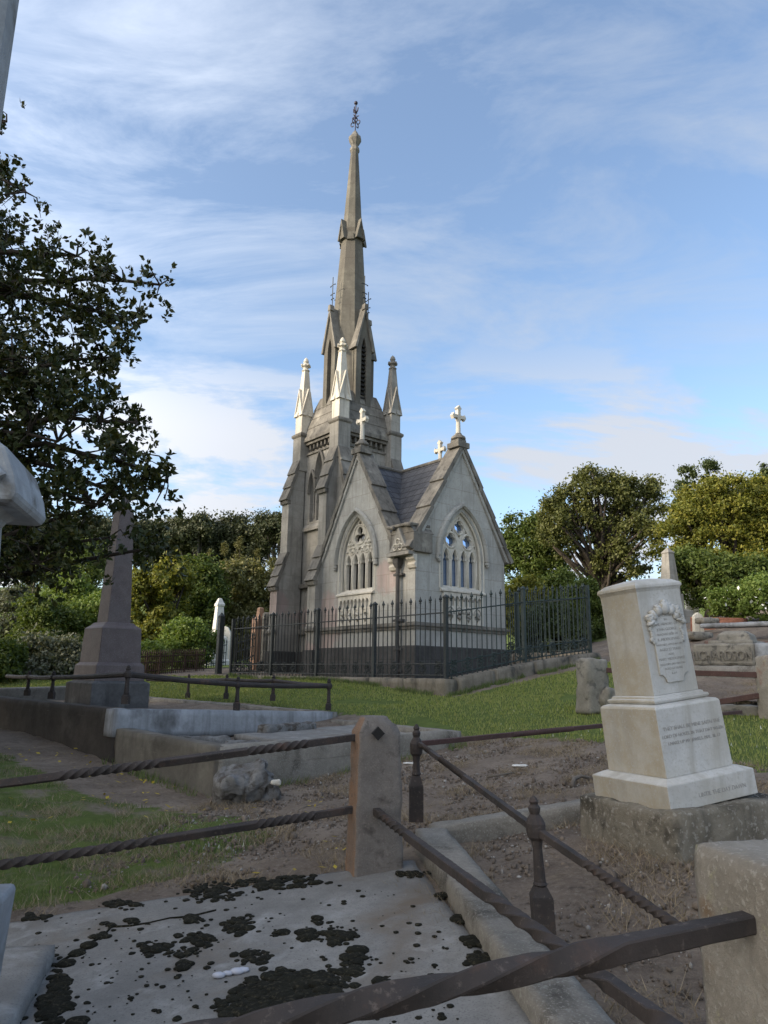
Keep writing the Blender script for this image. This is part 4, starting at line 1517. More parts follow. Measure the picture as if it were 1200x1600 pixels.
def build_tower():
    tx, ty = TC
    mb = MB()
    hw = .86
    mb.box(tx - hw + .10, tx + hw - .10, ty - hw + .10, ty + hw - .10, G0 - .3, 7.34)
    for k in range(4):
        R_ = Matrix.Translation((tx, ty, 0)) @ Matrix.Rotation(k * pi / 2, 4, 'Z')
        fn = lambda p, q, d, R_=R_: tuple(R_ @ Vector((-hw + d, p, q)))
        holes = [arch(.165, 6.42, .55, 8, 0, 5.12), arch(.125, 6.02, .46, 7, -.36, 5.12), arch(.125, 6.02, .46, 7, .36, 5.12)]
        mb.plate([[(-hw, G0 - .3), (hw, G0 - .3), (hw, 7.05), (-hw, 7.05)]] + holes, fn, 0, .0998)
    o = cpart(mb, 'tower_wall', M_TOWER)
    mb = MB()
    for k in range(4):
        R_ = Matrix.Translation((tx, ty, 0)) @ Matrix.Rotation(k * pi / 2, 4, 'Z')
        fn = lambda p, q, d, R_=R_: Vector(R_ @ Vector((-hw + d, p, q)))
        nrm = fn(0, 0, -1) - fn(0, 0, 0)
        for c, w_, z0, r in ((0, .20, 6.44, .62), (-.36, .155, 6.04, .52), (.36, .155, 6.04, .52)):
            mb.sweep([fn(p[0], p[1], 0) for p in [(c - w_, z0 - .12)] + arch(w_, z0, r, 9, c) + [(c + w_, z0 - .12)]], [(-.04, -.02), (.035, -.02), (.035, .06), (-.02, .08)], nrm)
    mb.build('window_hood', M_WEATHERED, o)
    mb = MB()
    for k in range(4):
        R_ = Matrix.Translation((tx, ty, 0)) @ Matrix.Rotation(k * pi / 2, 4, 'Z')
        fn = lambda p, q, d, R_=R_: tuple(R_ @ Vector((-hw + p, d, q)))
        mb.prism([(.0, 4.86), (-.09, 4.86), (-.09, 4.94), (.06, 5.13), (.06, 4.86)], fn, -.68, .68)
        # thin shafts between the lights
        for x in (-.20, .20):
            q0, q1 = R_ @ Vector((-hw + .01, x, 5.12)), R_ @ Vector((-hw + .01, x, 6.3))
            mb.tube([q0, q1], .024, 6)
    mb.build('window_sill', M_TOWER, o)
    # dark panel painted as the slit of shadow between light and shaft
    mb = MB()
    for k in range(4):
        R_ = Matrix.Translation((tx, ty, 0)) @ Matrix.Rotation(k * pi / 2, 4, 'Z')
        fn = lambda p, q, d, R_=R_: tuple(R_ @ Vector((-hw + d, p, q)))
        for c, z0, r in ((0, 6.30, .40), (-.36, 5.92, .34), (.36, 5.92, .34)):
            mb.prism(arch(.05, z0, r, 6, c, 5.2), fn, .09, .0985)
    mb.build('window_glass_and_shadow', M_GLASS_SHADOW, o)
    # offsets and strings
    mb = MB()
    for z0, z1, w_ in ((2.06, 2.20, .93), (3.30, 3.42, .97)):
        mb.box(tx - w_, tx + w_, ty - w_, ty + w_, z0, z1)
    cpart(mb, 'tower_string', M_WEATHERED, bevel=.012)
    mb = MB()
    for w_, z0, z1 in ((.90, 7.05, 7.12), (.94, 7.34, 7.42), (1.0, 7.42, 7.54)):
        mb.box(tx - w_, tx + w_, ty - w_, ty + w_, z0, z1)
    for k in range(4):
        R_ = Matrix.Translation((tx, ty, 0)) @ Matrix.Rotation(k * pi / 2, 4, 'Z')
        for j in range(7):
            mb.box(-hw - .03, -hw + .1, -.54 + j * .18 - .03, -.54 + j * .18 + .03, 7.20, 7.345, R_)
    cpart(mb, 'tower_cornice', M_WEATHERED, bevel=.012)
    # stone roof in steps up to the spire
    mb = MB()
    zs = [(.99, 7.53, .87, 7.86), (.895, 7.83, .775, 8.16), (.80, 8.13, .68, 8.46), (.705, 8.43, .58, 8.80)]
    for r0, z0, r1, z1 in zs:
        mb.frustum(4, [(r0 * 1.414, z0), (r1 * 1.414, z1)], tx, ty, pi / 4)
    cpart(mb, 'tower_roof', M_WEATHERED, bevel=.01)
    # plinth
    mb = MB()
    mb.box(tx - .95, tx + .95, ty - .95, ty + .95, G0 - .4, 1.62)
    cpart(mb, 'plinth', M_BLUESTONE)


def build_buttress(cx, cy, k):
    """angle buttress; k = quarter turns, it projects along the rotated -x direction"""
    R_ = Matrix.Translation((cx, cy, 0)) @ Matrix.Rotation(k * pi / 2, 4, 'Z')
    fn = lambda p, q, d: tuple(R_ @ Vector((-p, d, q)))
    mb = MB()
    mb.prism([(0, G0 - .3), (.74, G0 - .3), (.74, 3.36), (.49, 4.20), (.49, 5.76), (.20, 6.86), (.0, 6.86)], fn, -.17, .17)
    o = cpart(mb, 'buttress', M_TOWER, bevel=.01)
    mb = MB()
    for (p0, q0), (p1, q1), n in (((.80, 3.30), (.47, 4.28), 3), ((.55, 5.70), (.18, 6.94), 3)):
        t = Vector((p1 - p0, q1 - q0))
        ln = t.length
        t.normalize()
        nrm = Vector((t.y, -t.x))
        for i in range(n):
            a = Vector((p0, q0)) + t * (ln * i / n - (.05 if i else 0))
            b = Vector((p0, q0)) + t * (ln * (i + 1) / n)
            mb.prism([tuple(a - nrm * .06), tuple(a + nrm * .055), tuple(b + nrm * .01), tuple(b - nrm * .08)], fn, -.20 + .004 * i, .20 - .004 * i)
        mb.prism([(p0 - .12, q0 - .10), (p0 - .01, q0 - .10), (p0 + .01, q0 - .01), (p0 - .12, q0 + .02)], fn, -.185, .185)
        mb.build('weathering', M_WEATHERED, o, bevel=.01)
        mb = MB()
    mb = MB()
    mb.prism([(.70, 2.06), (.79, 2.08), (.79, 2.14), (.74, 2.20), (.70, 2.20)], fn, -.205, .205)
    mb.build('string_course', M_WEATHERED, o)
    mb = MB()
    mb.prism([(.1, G0 - .4), (.80, G0 - .4), (.80, 1.62), (.1, 1.62)], fn, -.215, .215)
    mb.build('plinth', M_BLUESTONE, o, bevel=.015)


def build_pinnacle(cx, cy, mat):
    mb = MB()
    mb.box(cx - .20, cx + .20, cy - .20, cy + .20, 6.6, 7.62)
    pier = cpart(mb, 'corner_pier', M_TOWER, bevel=.01)
    mb = MB()
    mb.frustum(4, [(.215 * 1.414, 7.60), (.24 * 1.414, 7.64), (.24 * 1.414, 7.69), (.18 * 1.414, 7.74)], cx, cy, pi / 4)
    mb.build('moulding', M_WEATHERED, pier)
    mb = MB()
    s = .168
    mb.box(cx - s, cx + s, cy - s, cy + s, 7.72, 8.42)
    mb.frustum(4, [(s * 1.36, 8.40), (.075 * 1.414, 9.66)], cx, cy, pi / 4)
    o = cpart(mb, 'pinnacle', mat, bevel=.008)
    mb = MB()
    g = [(-.215, 8.27), (-.205, 8.24), (0, 8.98), (.205, 8.24), (.215, 8.27), (0, 9.06)]
    tri = [(-.19, 8.28), (.19, 8.28), (0, 8.98)]
    for k in range(4):
        R_ = Matrix.Translation((cx, cy, 0)) @ Matrix.Rotation(k * pi / 2, 4, 'Z')
        fn = lambda p, q, d, R_=R_: tuple(R_ @ Vector((-d, p, q)))
        mb.prism(tri, fn, .02, .172 + .001 * k)
        for sg in (-1, 1):
            mb.prism([(sg * .215, 8.25), (sg * .175, 8.25), (0, 8.98), (0, 9.08)], fn, .03, .205)
    mb.build('gablet', mat, o)
    mb = MB()
    mb.frustum(8, [(.085, 9.64), (.125, 9.68), (.10, 9.71), (.07, 9.74), (.085, 9.78), (.14, 9.81), (.14, 9.85), (.08, 9.89), (.055, 9.91), (.085, 9.96), (.06, 10.04), (.005, 10.10)], cx, cy)
    for k in range(4):
        mb.blob((cx + .125 * cos(k * pi / 2), cy + .125 * sin(k * pi / 2), 9.84), .045, 1, .1)
    mb.build('finial', mat, o, smooth=False)


def build_spire():
    tx, ty = TC
    r8 = pi / 8
    mb = MB()
    mb.frustum(8, [(.64, 7.9), (.63, 8.4), (.60, 10.0)], tx, ty, r8)
    mb.frustum(8, [(.598, 10.0), (.435, 12.3), (.335, 13.75)], tx, ty, r8)
    mb.frustum(8, [(.33, 13.75), (.215, 15.53), (.12, 16.95)], tx, ty, r8)
    o = cpart(mb, 'spire', M_SPIRE)
    mb = MB()
    for k in range(8):
        R_ = Matrix.Translation((tx, ty, 0)) @ Matrix.Rotation(k * pi / 4, 4, 'Z')
        fn = lambda p, q, d, R_=R_: tuple(R_ @ Vector((-d, p, q)))
        if k % 2 == 0:
            mb.prism([(-.125, 13.78), (.125, 13.78), (0, 14.38)], fn, .1, .40)
            for sg in (-1, 1):
                mb.prism([(sg * .16, 13.74), (sg * .11, 13.74), (0, 14.30), (0, 14.42)], fn, .1, .435)
        else:
            mb.prism([(-.11, 13.70), (.11, 13.70), (.07, 13.92), (-.07, 13.92)], fn, .1, .375)
    mb.build('spire_band', M_SPIRE, o)
    mb = MB()
    mb.frustum(8, [(.115, 16.90), (.155, 16.96), (.155, 17.04), (.105, 17.10), (.11, 17.16), (.16, 17.26), (.205, 17.36), (.20, 17.44), (.13, 17.52), (.08, 17.62), (.03, 17.70)], tx, ty, r8)
    mb.build('spire_cap', M_WEATHERED, o)
    # iron finial
    mb = MB()
    mb.tube([(tx, ty, 17.6), (tx, ty, 18.70)], .018, 6)
    for k in range(4):
        R_ = Matrix.Translation((tx, ty, 0)) @ Matrix.Rotation(k * pi / 2 + .35, 4, 'Z')
        sp = []
        for j in range(19):
            a = j / 18 * 1.7 * pi
            r = .095 - .045 * j / 18
            sp.append(R_ @ Vector((.10 + r * cos(pi - a) + .0, 0, 17.98 - .02 + r * sin(pi - a) * 1.1)))
        mb.tube(sp, .017, 5)
        mb.tube([R_ @ Vector((.01, 0, 18.14)), R_ @ Vector((.07, 0, 18.22)), R_ @ Vector((.12, 0, 18.20))], .018, 5)
        mb.tube([R_ @ Vector((.0, 0, 18.36)), R_ @ Vector((.07, 0, 18.40)), R_ @ Vector((.085, 0, 18.52))], .02, 5)
    mb.blob((tx, ty, 18.72), .062, 2, 0)
    mb.blob((tx, ty, 18.38), .05, 2, 0)
    mb.build('weathervane', plain('dark_finial_iron', (.035, .03, .045), .5, .4), o)
    # lucarnes on the four square faces
    for k in range(4):
        R_ = Matrix.Translation((tx, ty, 0)) @ Matrix.Rotation(k * pi / 2, 4, 'Z')
        fn = lambda p, q, d, R_=R_: tuple(R_ @ Vector((-d, p, q)))
        mb = MB()
        hole = arch(.095, 10.0, .45, 8, 0, 8.42)
        mb.plate([[(-.27, 7.9), (.27, 7.9), (.27, 10.15), (0, 11.25), (-.27, 10.15)], hole], fn, .70, .60)
        mb.prism([(-.268, 7.9), (.268, 7.9), (.268, 10.14), (0, 11.23), (-.268, 10.14)], fn, .25, .56)
        l = mb.build('lucarne', M_SPIRE, o)
        mb = MB()
        for sg in (-1, 1):
            mb.prism([(sg * .355, 10.06), (sg * .275, 10.06), (0, 11.22), (0, 11.42)], fn, .20, .76)
        mb.prism([(-.07, 11.3), (.07, 11.3), (.05, 11.48), (-.05, 11.48)], fn, .62, .77)
        mb.build('lucarne_coping', M_WEATHERED, l, bevel=.01)
        mb = MB()
        mb.prism(hole, fn, .585, .59)
        if k != 1:
            mb.build('blind_panel', M_SPIRE, l)
            mb = MB()
        for j in range(14):
            z = 8.48 + j * .13
            mb.prism([(-.09, z), (.09, z), (.09, z + .05), (-.09, z + .05)], fn, .60, .66)
        if k == 1:
            mb.build('louvre', M_VOID, l)
        mb = MB()
        p0 = R_ @ Vector((-.66, 0, 11.45))
        mb.tube([p0, p0 + Vector((0, 0, .95))], .013, 5)
        ax = R_.to_3x3() @ Vector((0, 1, 0))
        for z, w_ in ((.25, .05), (.40, .08), (.68, .11)):
            mb.tube([p0 + Vector((0, 0, z)) - ax * w_, p0 + Vector((0, 0, z + .02)), p0 + Vector((0, 0, z)) + ax * w_], .012, 5)
            for s in (-1, 1):
                mb.blob(p0 + Vector((0, 0, z)) + ax * w_ * s, .022, 1, 0)
        mb.build('iron_finial', M_FENCE, l)


TOWER_SCALE = True
build_tower()
for sx in (-1, 1):
    for sy in (-1, 1):
        cx, cy = TC[0] + sx * TS, TC[1] + sy * TS
        build_buttress(cx, cy, 0 if sx < 0 else 2)
        if sy < 0:
            build_buttress(cx, cy, 1)
        build_pinnacle(cx, cy, M_TOWER if (sx > 0) else M_PALE)
build_spire()
TOWER_SCALE = False

# ================================================================== chapel fence
F0 = Vector((1.192, 14.0, 0))


def zb_left(s):
    return 1.0


def zb_right(s):
    return float(np.interp(s, [0, .57, 1.66, 2.23, 4.49, 8], [1.0, 1.08, 1.25, 1.35, 1.62, 1.75]))


fence = thing('spear_fence', 'tall dark iron spear topped fence round the chapel on a low stone kerb', 'iron fence', F0 + Vector((0, 0, 1.0)))


def spear(mb, p, big):
    k = 1.0 if big else .72
    x, y, z = p
    for r in (0, pi / 4):
        pass
    mb.frustum(4, [(.016, z - .14 * k), (.022, z - .125 * k), (.012, z - .11 * k), (.034 * k, z - .075 * k), (.020 * k, z - .05 * k), (.004, z)], x, y, radians(-5))
    if big:
        for s in (-1, 1):
            mb.blob((x + s * .026 * PDIR.x, y + s * .026 * PDIR.y, z - .088), .016, 1, 0)


def fence_run(D, cuts, zb, mat, s_start=0.0, org=F0, plain_tops=False, post_end=True):
    global PDIR
    PDIR = D
    o = Vector(fence.location)
    for i, (s0, s1) in enumerate(zip(cuts[:-1], cuts[1:])):
        P = lambda s, h: org + D * s + Vector((0, 0, zb(s) + h)) - o
        mb = MB()
        mb.box(-.035, .035, -.035, .035, -.05, 1.50, Matrix.Translation(P(s0, 0)) @ Matrix.Rotation(atan2(D.y, D.x), 4, 'Z'))
        mb.frustum(4, [(.062, 1.49), (.066, 1.51), (.05, 1.525), (.01, 1.56)], rot=pi / 4, M=Matrix.Translation(P(s0, 0)) @ Matrix.Rotation(atan2(D.y, D.x), 4, 'Z'))
        if i or s_start == 0:
            mb.build('post', mat, fence)
        mb = MB()
        for h in (.06, .27, 1.22):
            mb.tube([P(s0, h), P(s1, h)], .014, 5)
        n = int(round((s1 - s0) / .142))
        for k in range(1, n):
            s = s0 + (s1 - s0) * k / n
            p, q = P(s, -.03), P(s, 1.46)
            mb.tube([p, q], .0115, 5)
            if not plain_tops:
                spear(mb, P(s, 1.56 if k % 2 else 1.545), k % 2 == 1) if k % 2 else mb.frustum(4, [(.012, q.z - .02), (.002, q.z + .05)], q.x, q.y)
            mb.blob(P(s, .0), .022, 1, 0)
        pan = mb.build('fence_panel', mat, fence)
        mb = MB()
        m = max(2, int((s1 - s0) / .36))
        for k in range(m):
            s = s0 + (s1 - s0) * (k + .5) / m
            for sx in (-1, 1):
                for (c, h, r, a0, a1) in ((.055, .10, .045, .5, 2.1), (.06, .19, .04, -.4, 1.2), (.03, .27, .045, .2, 1.6)):
                    pts = []
                    for j in range(9):
                        a = (a0 + (a1 - a0) * j / 8) * pi
                        pts.append(P(s + sx * (c + r * cos(a)), h + r * sin(a)))
                    mb.tube(pts, .013, 4)
            for j in range(5):
                mb.blob(P(s + random.uniform(-.07, .07), .10 + j * .05), .026, 1, .4)
        mb.build('scrollwork', mat, pan)
    if post_end:
        s0 = cuts[-1]
        P = lambda s, h: org + D * s + Vector((0, 0, zb(s) + h)) - o
        mb = MB()
        mb.box(-.035, .035, -.035, .035, -.05, 1.50, Matrix.Translation(P(s0, 0)) @ Matrix.Rotation(atan2(D.y, D.x), 4, 'Z'))
        mb.build('post', mat, fence)


fence_run(EYv, [0, 2.136, 4.235, 6.226, 8.316], zb_left, M_FENCE)
fence_run(EXv, [0, 2.24, 4.49], zb_right, M_FENCE_G, s_start=1)
fence_run(EYv, [0, 2.1, 4.2, 6.3, 8.3], lambda s: zb_right(4.49) - .02 * s, M_FENCE_G, s_start=1, org=F0 + EXv * 4.49)
fence_run(EXv, [0, 2.24, 4.49], lambda s: 1.0 + .06 * s, M_FENCE, s_start=1, org=F0 + EYv * 8.316)


def build_fence_kerb():
    g = thing('kerb_wall', 'low rain stained stone kerb wall carrying the chapel fence', 'kerb wall', F0 + Vector((0, 0, .6)))
    o = Vector(g.location)
    for D, org, zb, ln, out, nm in ((EYv, F0, zb_left, 8.5, -EXv, 0), (EXv, F0, zb_right, 4.7, -EYv, 1), (EYv, F0 + EXv * 4.49, lambda s: zb_right(4.49), 8.5, EXv, 2)):
        n = int(ln / 1.06)
        for k in range(n):
            s0, s1 = ln * k / n, ln * (k + 1) / n
            if nm == 0 and k == 0:
                s0 = -.15
            if nm == 1 and k == 0:
                s0 = .17
            z0, z1 = zb(max(s0, 0)), zb(s1)
            p0, p1 = org + D * s0 + Vector((0, 0, z0)), org + D * s1 + Vector((0, 0, z1))
            d = p1 - p0
            zd = d.cross(Vector((0, 0, 1)).cross(d)).normalized()
            zd = zd if zd.z > 0 else -zd
            hgt = .95
            Mx = frame((p0 + p1) / 2 - zd * hgt - o, d, zd)
            mb = MB()
            rough_box(mb, (d.length - .004, .32, hgt), Mx, .09, .012, .03, 5, chip=.05)
            mb.build('kerb_stone', M_KERB, g, smooth=True)


build_fence_kerb()
# chapel yard inside the fence, a little above the lawn
mb = MB()
q = [F0 + EXv * .1 + EYv * .1, F0 + EXv * 4.4 + EYv * .1, F0 + EXv * 4.4 + EYv * 8.3, F0 + EXv * .1 + EYv * 8.3]
mb.add([(p.x, p.y, .93) for p in q], [(0, 1, 2, 3)])
y_ = mb.build('yard', M_GROUND)
y_['kind'] = 'structure'

# thick black gate post and the low fence beyond it
p = dp(341, 1050, 21.0)
mb = MB()
mb.box(-.075, .075, -.075, .075, -.2, 1.52)
mb.frustum(8, [(.09, 1.50), (.10, 1.54), (.06, 1.58), (.02, 1.64)])
o = mb.build('gate_post', M_FENCE, bevel=.01)
o.location = p
o.rotation_euler = (0, 0, atan2(EXv.y, EXv.x))
tag(o, 'thick black square iron gate post standing alone beside the white obelisk', 'gate post')


# ================================================================== plots on the left
def wall_run(parent, name, p0, p1, thick, hgt, mat, side=0.0, cell=.07, amp=.008, chip=.03):
    """wall with its top edge from p0 to p1; side = -.5/.5 puts the line on one face"""
    o = Vector(parent.location) if parent else Vector((0, 0, 0))
    p0, p1 = Vector(p0), Vector(p1)
    d = p1 - p0
    zd = d.cross(Vector((0, 0, 1)).cross(d)).normalized()
    zd = zd if zd.z > 0 else -zd
    Mx = frame((p0 + p1) / 2 - zd * hgt - o, d, zd) @ Matrix.Translation((0, side * thick, 0))
    mb = MB()
    rough_box(mb, (d.length, thick, hgt), Mx, cell, amp, .02, 6, chip=chip)
    return mb.build(name, mat, parent, smooth=True)


E1, E2 = PLOT_E1, PLOT_E2
W0 = Vector(dp(338, 1166, 7.62))                        # near corner of the low plot (top)
WA = Vector(dp(180, 1108, 9.3))                         # corner of the raised plot (top)
WB = Vector(dp(520, 1112, 11.9))
WR = Vector(dp(722, 1141, 9.2))

upper = thing('raised_grave_plot', 'raised grave plot with side wall coloured dark for shade and grey front wall under the pink obelisk', 'grave plot', (WA + WB) / 2 - Vector((0, 0, .5)))
WD = WA + E2 * 6.6 + Vector((0, 0, .02))
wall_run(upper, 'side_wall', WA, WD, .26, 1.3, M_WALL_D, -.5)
wall_run(upper, 'front_wall', WA - E2 * .015 - E1 * .01 + Vector((0, 0, .006)), WB - E2 * .015, .24, .34, M_WALL_B, .5, amp=.003, chip=.0)
WC = WB + E2 * 6.4 + Vector((0, 0, .05))
wall_run(upper, 'back_kerb', WB, WC, .22, .6, M_CONC, 0)


def fill(name, quad, mat, dz, label=None, parent=None, kind=None, cat=None):
    n = 24
    V = []
    a, b, c, d = (Vector(p) for p in quad)
    o = Vector(parent.location) if parent else Vector((0, 0, 0))
    for i in range(n + 1):
        for j in range(n + 1):
            s, t = i / n, j / n
            p = (a * (1 - s) + b * s) * (1 - t) + (d * (1 - s) + c * s) * t
            V.append(tuple(p + Vector((0, 0, dz + .05 * noise.noise(p * 1.3) + .03 * noise.noise(p * 4))) - o))
    f = [(i * (n + 1) + j, (i + 1) * (n + 1) + j, (i + 1) * (n + 1) + j + 1, i * (n + 1) + j + 1) for i in range(n) for j in range(n)]
    ob = raw_mesh(name, np.array(V), np.array(f), mat, parent, smooth=True)
    return tag(ob, label, cat, kind=kind)


fill('soil', (WA, WB, WC, WD), M_GROUND, -.12, parent=upper)
lower = thing('low_grave_plot', 'sunken grave plot with a stained concrete side wall and a cracked blue grey slab inside', 'grave plot', (W0 + WR) / 2 - Vector((0, 0, .5)))
WA2 = Vector(dp(181, 1138, 9.3))
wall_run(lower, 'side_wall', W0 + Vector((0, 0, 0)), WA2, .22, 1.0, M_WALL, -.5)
wall_run(lower, 'front_kerb', W0 + E1 * .02, WR, .22, .55, M_CONC, .5)
wall_run(lower, 'right_kerb', WR + E2 * .1, WB - Vector((0, 0, .10)) - E2 * .2, .20, .5, M_CONC, .5)
fill('soil', (W0, WR, WB - Vector((0, 0, .12)), WA2), M_GROUND, -.16, parent=lower)
# tilted slab and broken edge stones in the low plot
p0, p1 = Vector(dp(430, 1150, 9.0)), Vector(dp(690, 1135, 10.2))
mb = MB()
rough_box(mb, (2.5, 1.3, .09), frame((p0 + p1) / 2 + Vector((-.25, .25, -.12)) - Vector(lower.location), E1, (0, -.03, 1)), .08, .006, .02, 6, chip=.02)
mb.build('cracked_slab', M_SLAB, lower, smooth=True)
for u, v, y, sx, sy, sz, rz in ((300, 1150, 8.95, .9, .22, .22, .1), (380, 1157, 8.6, .45, .2, .18, -.2), (450, 1130, 9.9, .9, .18, .16, .6)):
    mb = MB()
    rough_box(mb, (sx, sy, sz), Matrix.Translation(dp(u, v, y) - Vector(lower.location) - Vector((0, 0, sz))) @ Matrix.Rotation(rz + radians(15), 4, 'Z'), .05, .02, .04, 6, chip=.05)
    mb.build('broken_kerb', M_ROCK, lower, smooth=True)


def left_rail():
    """low iron railing round the raised plot"""
    g = thing('iron_railing', 'low dark iron railing with slender finial posts round the raised plot of the pink obelisk', 'iron railing', WA)
    o = Vector(g.location)
    near = [(80, 1092, 1048), (196, 1100, 1039), (369.5, 1110, 1057), (513, 1110, 1060)]
    L_ = (Vector(WB) - Vector(WA))
    pts = []
    for (u, vb, vt), base in zip(near, (WA + E2 * 3.6, WA + L_ * .05, WA + L_ * .52, WB - L_ * .02)):
        # base along the wall line, matched sideways
        y = base.y
        b = Vector(dp(u, vb, y))
        t = Vector(dp(u, vt, y))
        finial_post(MB(), b - o, t.z - o.z, .05, box_h=.12, box_w=.06).build('post', M_IRON, g)
        pts.append(b + Vector((0, 0, (t.z - b.z) * .76)))
    far = [(42, 1087, 1048, 13.6), (293, 1091, 1053, 15.6), (353, 1092, 1053, 14.4), (426, 1095, 1054, 13.2)]
    fp = []
    for u, vb, vt, y in far:
        b, t = Vector(dp(u, vb, y)), Vector(dp(u, vt, y))
        finial_post(MB(), b - o, t.z - o.z, .05, box_h=.12, box_w=.06).build('post', M_IRON, g)
        fp.append(b + Vector((0, 0, (t.z - b.z) * .76)))
    runs = [(pts[1], pts[2]), (pts[2], pts[3]), (pts[1], pts[0]), (pts[0], fp[0]), (fp[0], fp[0] + (fp[0] - pts[0]) * 1.2), (pts[3], fp[3]), (fp[3], fp[2]), (fp[2], fp[1]), (fp[1], fp[1] + (fp[1] - fp[2]) * 1.3)]
    for a, b in runs:
        mb = MB()
        mb.tube([a - o, (a + b) / 2 - o - Vector((0, 0, .012)), b - o], .036, 8)
        mb.build('rail', M_IRON, g)


left_rail()


def obelisk(name, loc_, rz, levels, mat, label, cat, cap=None, mats=None, group=None, names=None):
    """levels: list of parts, each a list of (half width, z)"""
    g = thing(name, label, cat, loc_, rz, group)
    for i, lv in enumerate(levels):
        mb = MB()
        mb.frustum(4, [(w_ * 1.414, z) for w_, z in lv], rot=pi / 4)
        mb.build((names or ['base', 'plinth', 'die', 'shaft'])[min(i, 3)] if not names else names[i], (mats or {}).get(i, mat), g, bevel=.012)
    return g


oc = dp(166, 1100, 13.85)
Z = lambda v: dp(166, v, 13.45).z - oc.z
obelisk('obelisk', oc - Vector((0, 0, .06)), atan2(E1.y, E1.x), [
    [(.545, -.1), (.545, Z(1062)), (.46, Z(1058))],
    [(.465, Z(1059)), (.455, Z(1034)), (.40, Z(1029))],
    [(.400, Z(1030)), (.375, Z(976))],
    [(.385, Z(977)), (.36, Z(974)), (.30, Z(970)), (.265, Z(966))],
    [(.222, Z(967)), (.140, Z(790)), (.005, Z(755))]], M_PINK, 'tall pink grey granite obelisk on a stepped pedestal behind the low iron railing', 'obelisk',
    mats={0: M_BASE_D}, names=['base', 'plinth', 'die', 'moulding', 'shaft'])

# low kerbs left of the obelisk
bar_stone('grave_kerb', dp(-30, 1076, 15), dp(112, 1072, 16.5), .4, .5, M_CONC, 'long low grey grave kerb in the shade left of the pink obelisk', 'kerb')

# ridged lump of rock by the plot corner, and a scrap of broken marble
mb = MB()
rough_box(mb, (.62, .40, .32), frame((0, 0, -.08), (.93, .35, .04), (-.12, -.35, 1)), .025, .05, .09, 4.0, chip=.1, taper=.8)
o = mb.build('rock', M_ROCK, smooth=False)
o.location = dp(386, 1236, 7.35) + Vector((0, 0, .0))
tag(o, 'ridged grey rock lying at the near corner of the sunken plot', 'rock')
mb = MB()
rough_box(mb, (.085, .05, .05), Matrix.Rotation(.3, 4, 'Z'), .01, .012, .016, 20, chip=.02)
o = mb.build('marble_fragment', M_PALE, smooth=True)
o.location = dp(431, 1227, 7.2)
tag(o, 'small broken piece of white marble on the soil beside the ridged rock', 'stone fragment')
for u, v, s, lab in ((640 + 0, 1189, .05, 'chip of pale stone on the bare soil below the red rail'), (812, 1190, .06, 'flat white stone chip lying on the soil in front of the lawn')):
    p = gt(u, v)
    mb = MB()
    mb.blob((0, 0, 0), s, 2, .3, (1.4, .6, .25))
    o = mb.build('stone_chip', M_WHITE, smooth=False)
    o.location = (p.x, p.y, g1(p.x, p.y) + .01)
    tag(o, lab, 'stone chip')


def stick(name, pts, r, label):
    mb = MB()
    P = [Vector((x, y, g1(x, y) + h)) for x, y, h in pts]
    mb.tube([p - P[0] for p in P], [r * (1 - .6 * i / len(P)) for i in range(len(P))], 6)
    o = mb.build(name, M_BARK_G, smooth=True)
    o.location = P[0]
    tag(o, label, 'twig')


p = gt(893, 1215)
stick('twig', [(p.x, p.y, .01), (p.x + .05, p.y + .12, .04), (p.x + .12, p.y + .16, .05), (p.x + .22, p.y + .15, .02)], .022, 'short bent grey stick on the soil left of the leaning white gravestone')
p = gt(760, 1205)
stick('twig', [(p.x, p.y, .01), (p.x + .12, p.y - .02, .02), (p.x + .26, p.y + .03, .015)], .014, 'thin dark twig lying on the bare soil behind the slanting rail')
p = gt(465, 1255)
stick('twig', [(p.x, p.y, .005), (p.x + .07, p.y + .1, .02), (p.x + .2, p.y + .14, .01)], .008, 'thin pale curved twig on the soil left of the stone post')


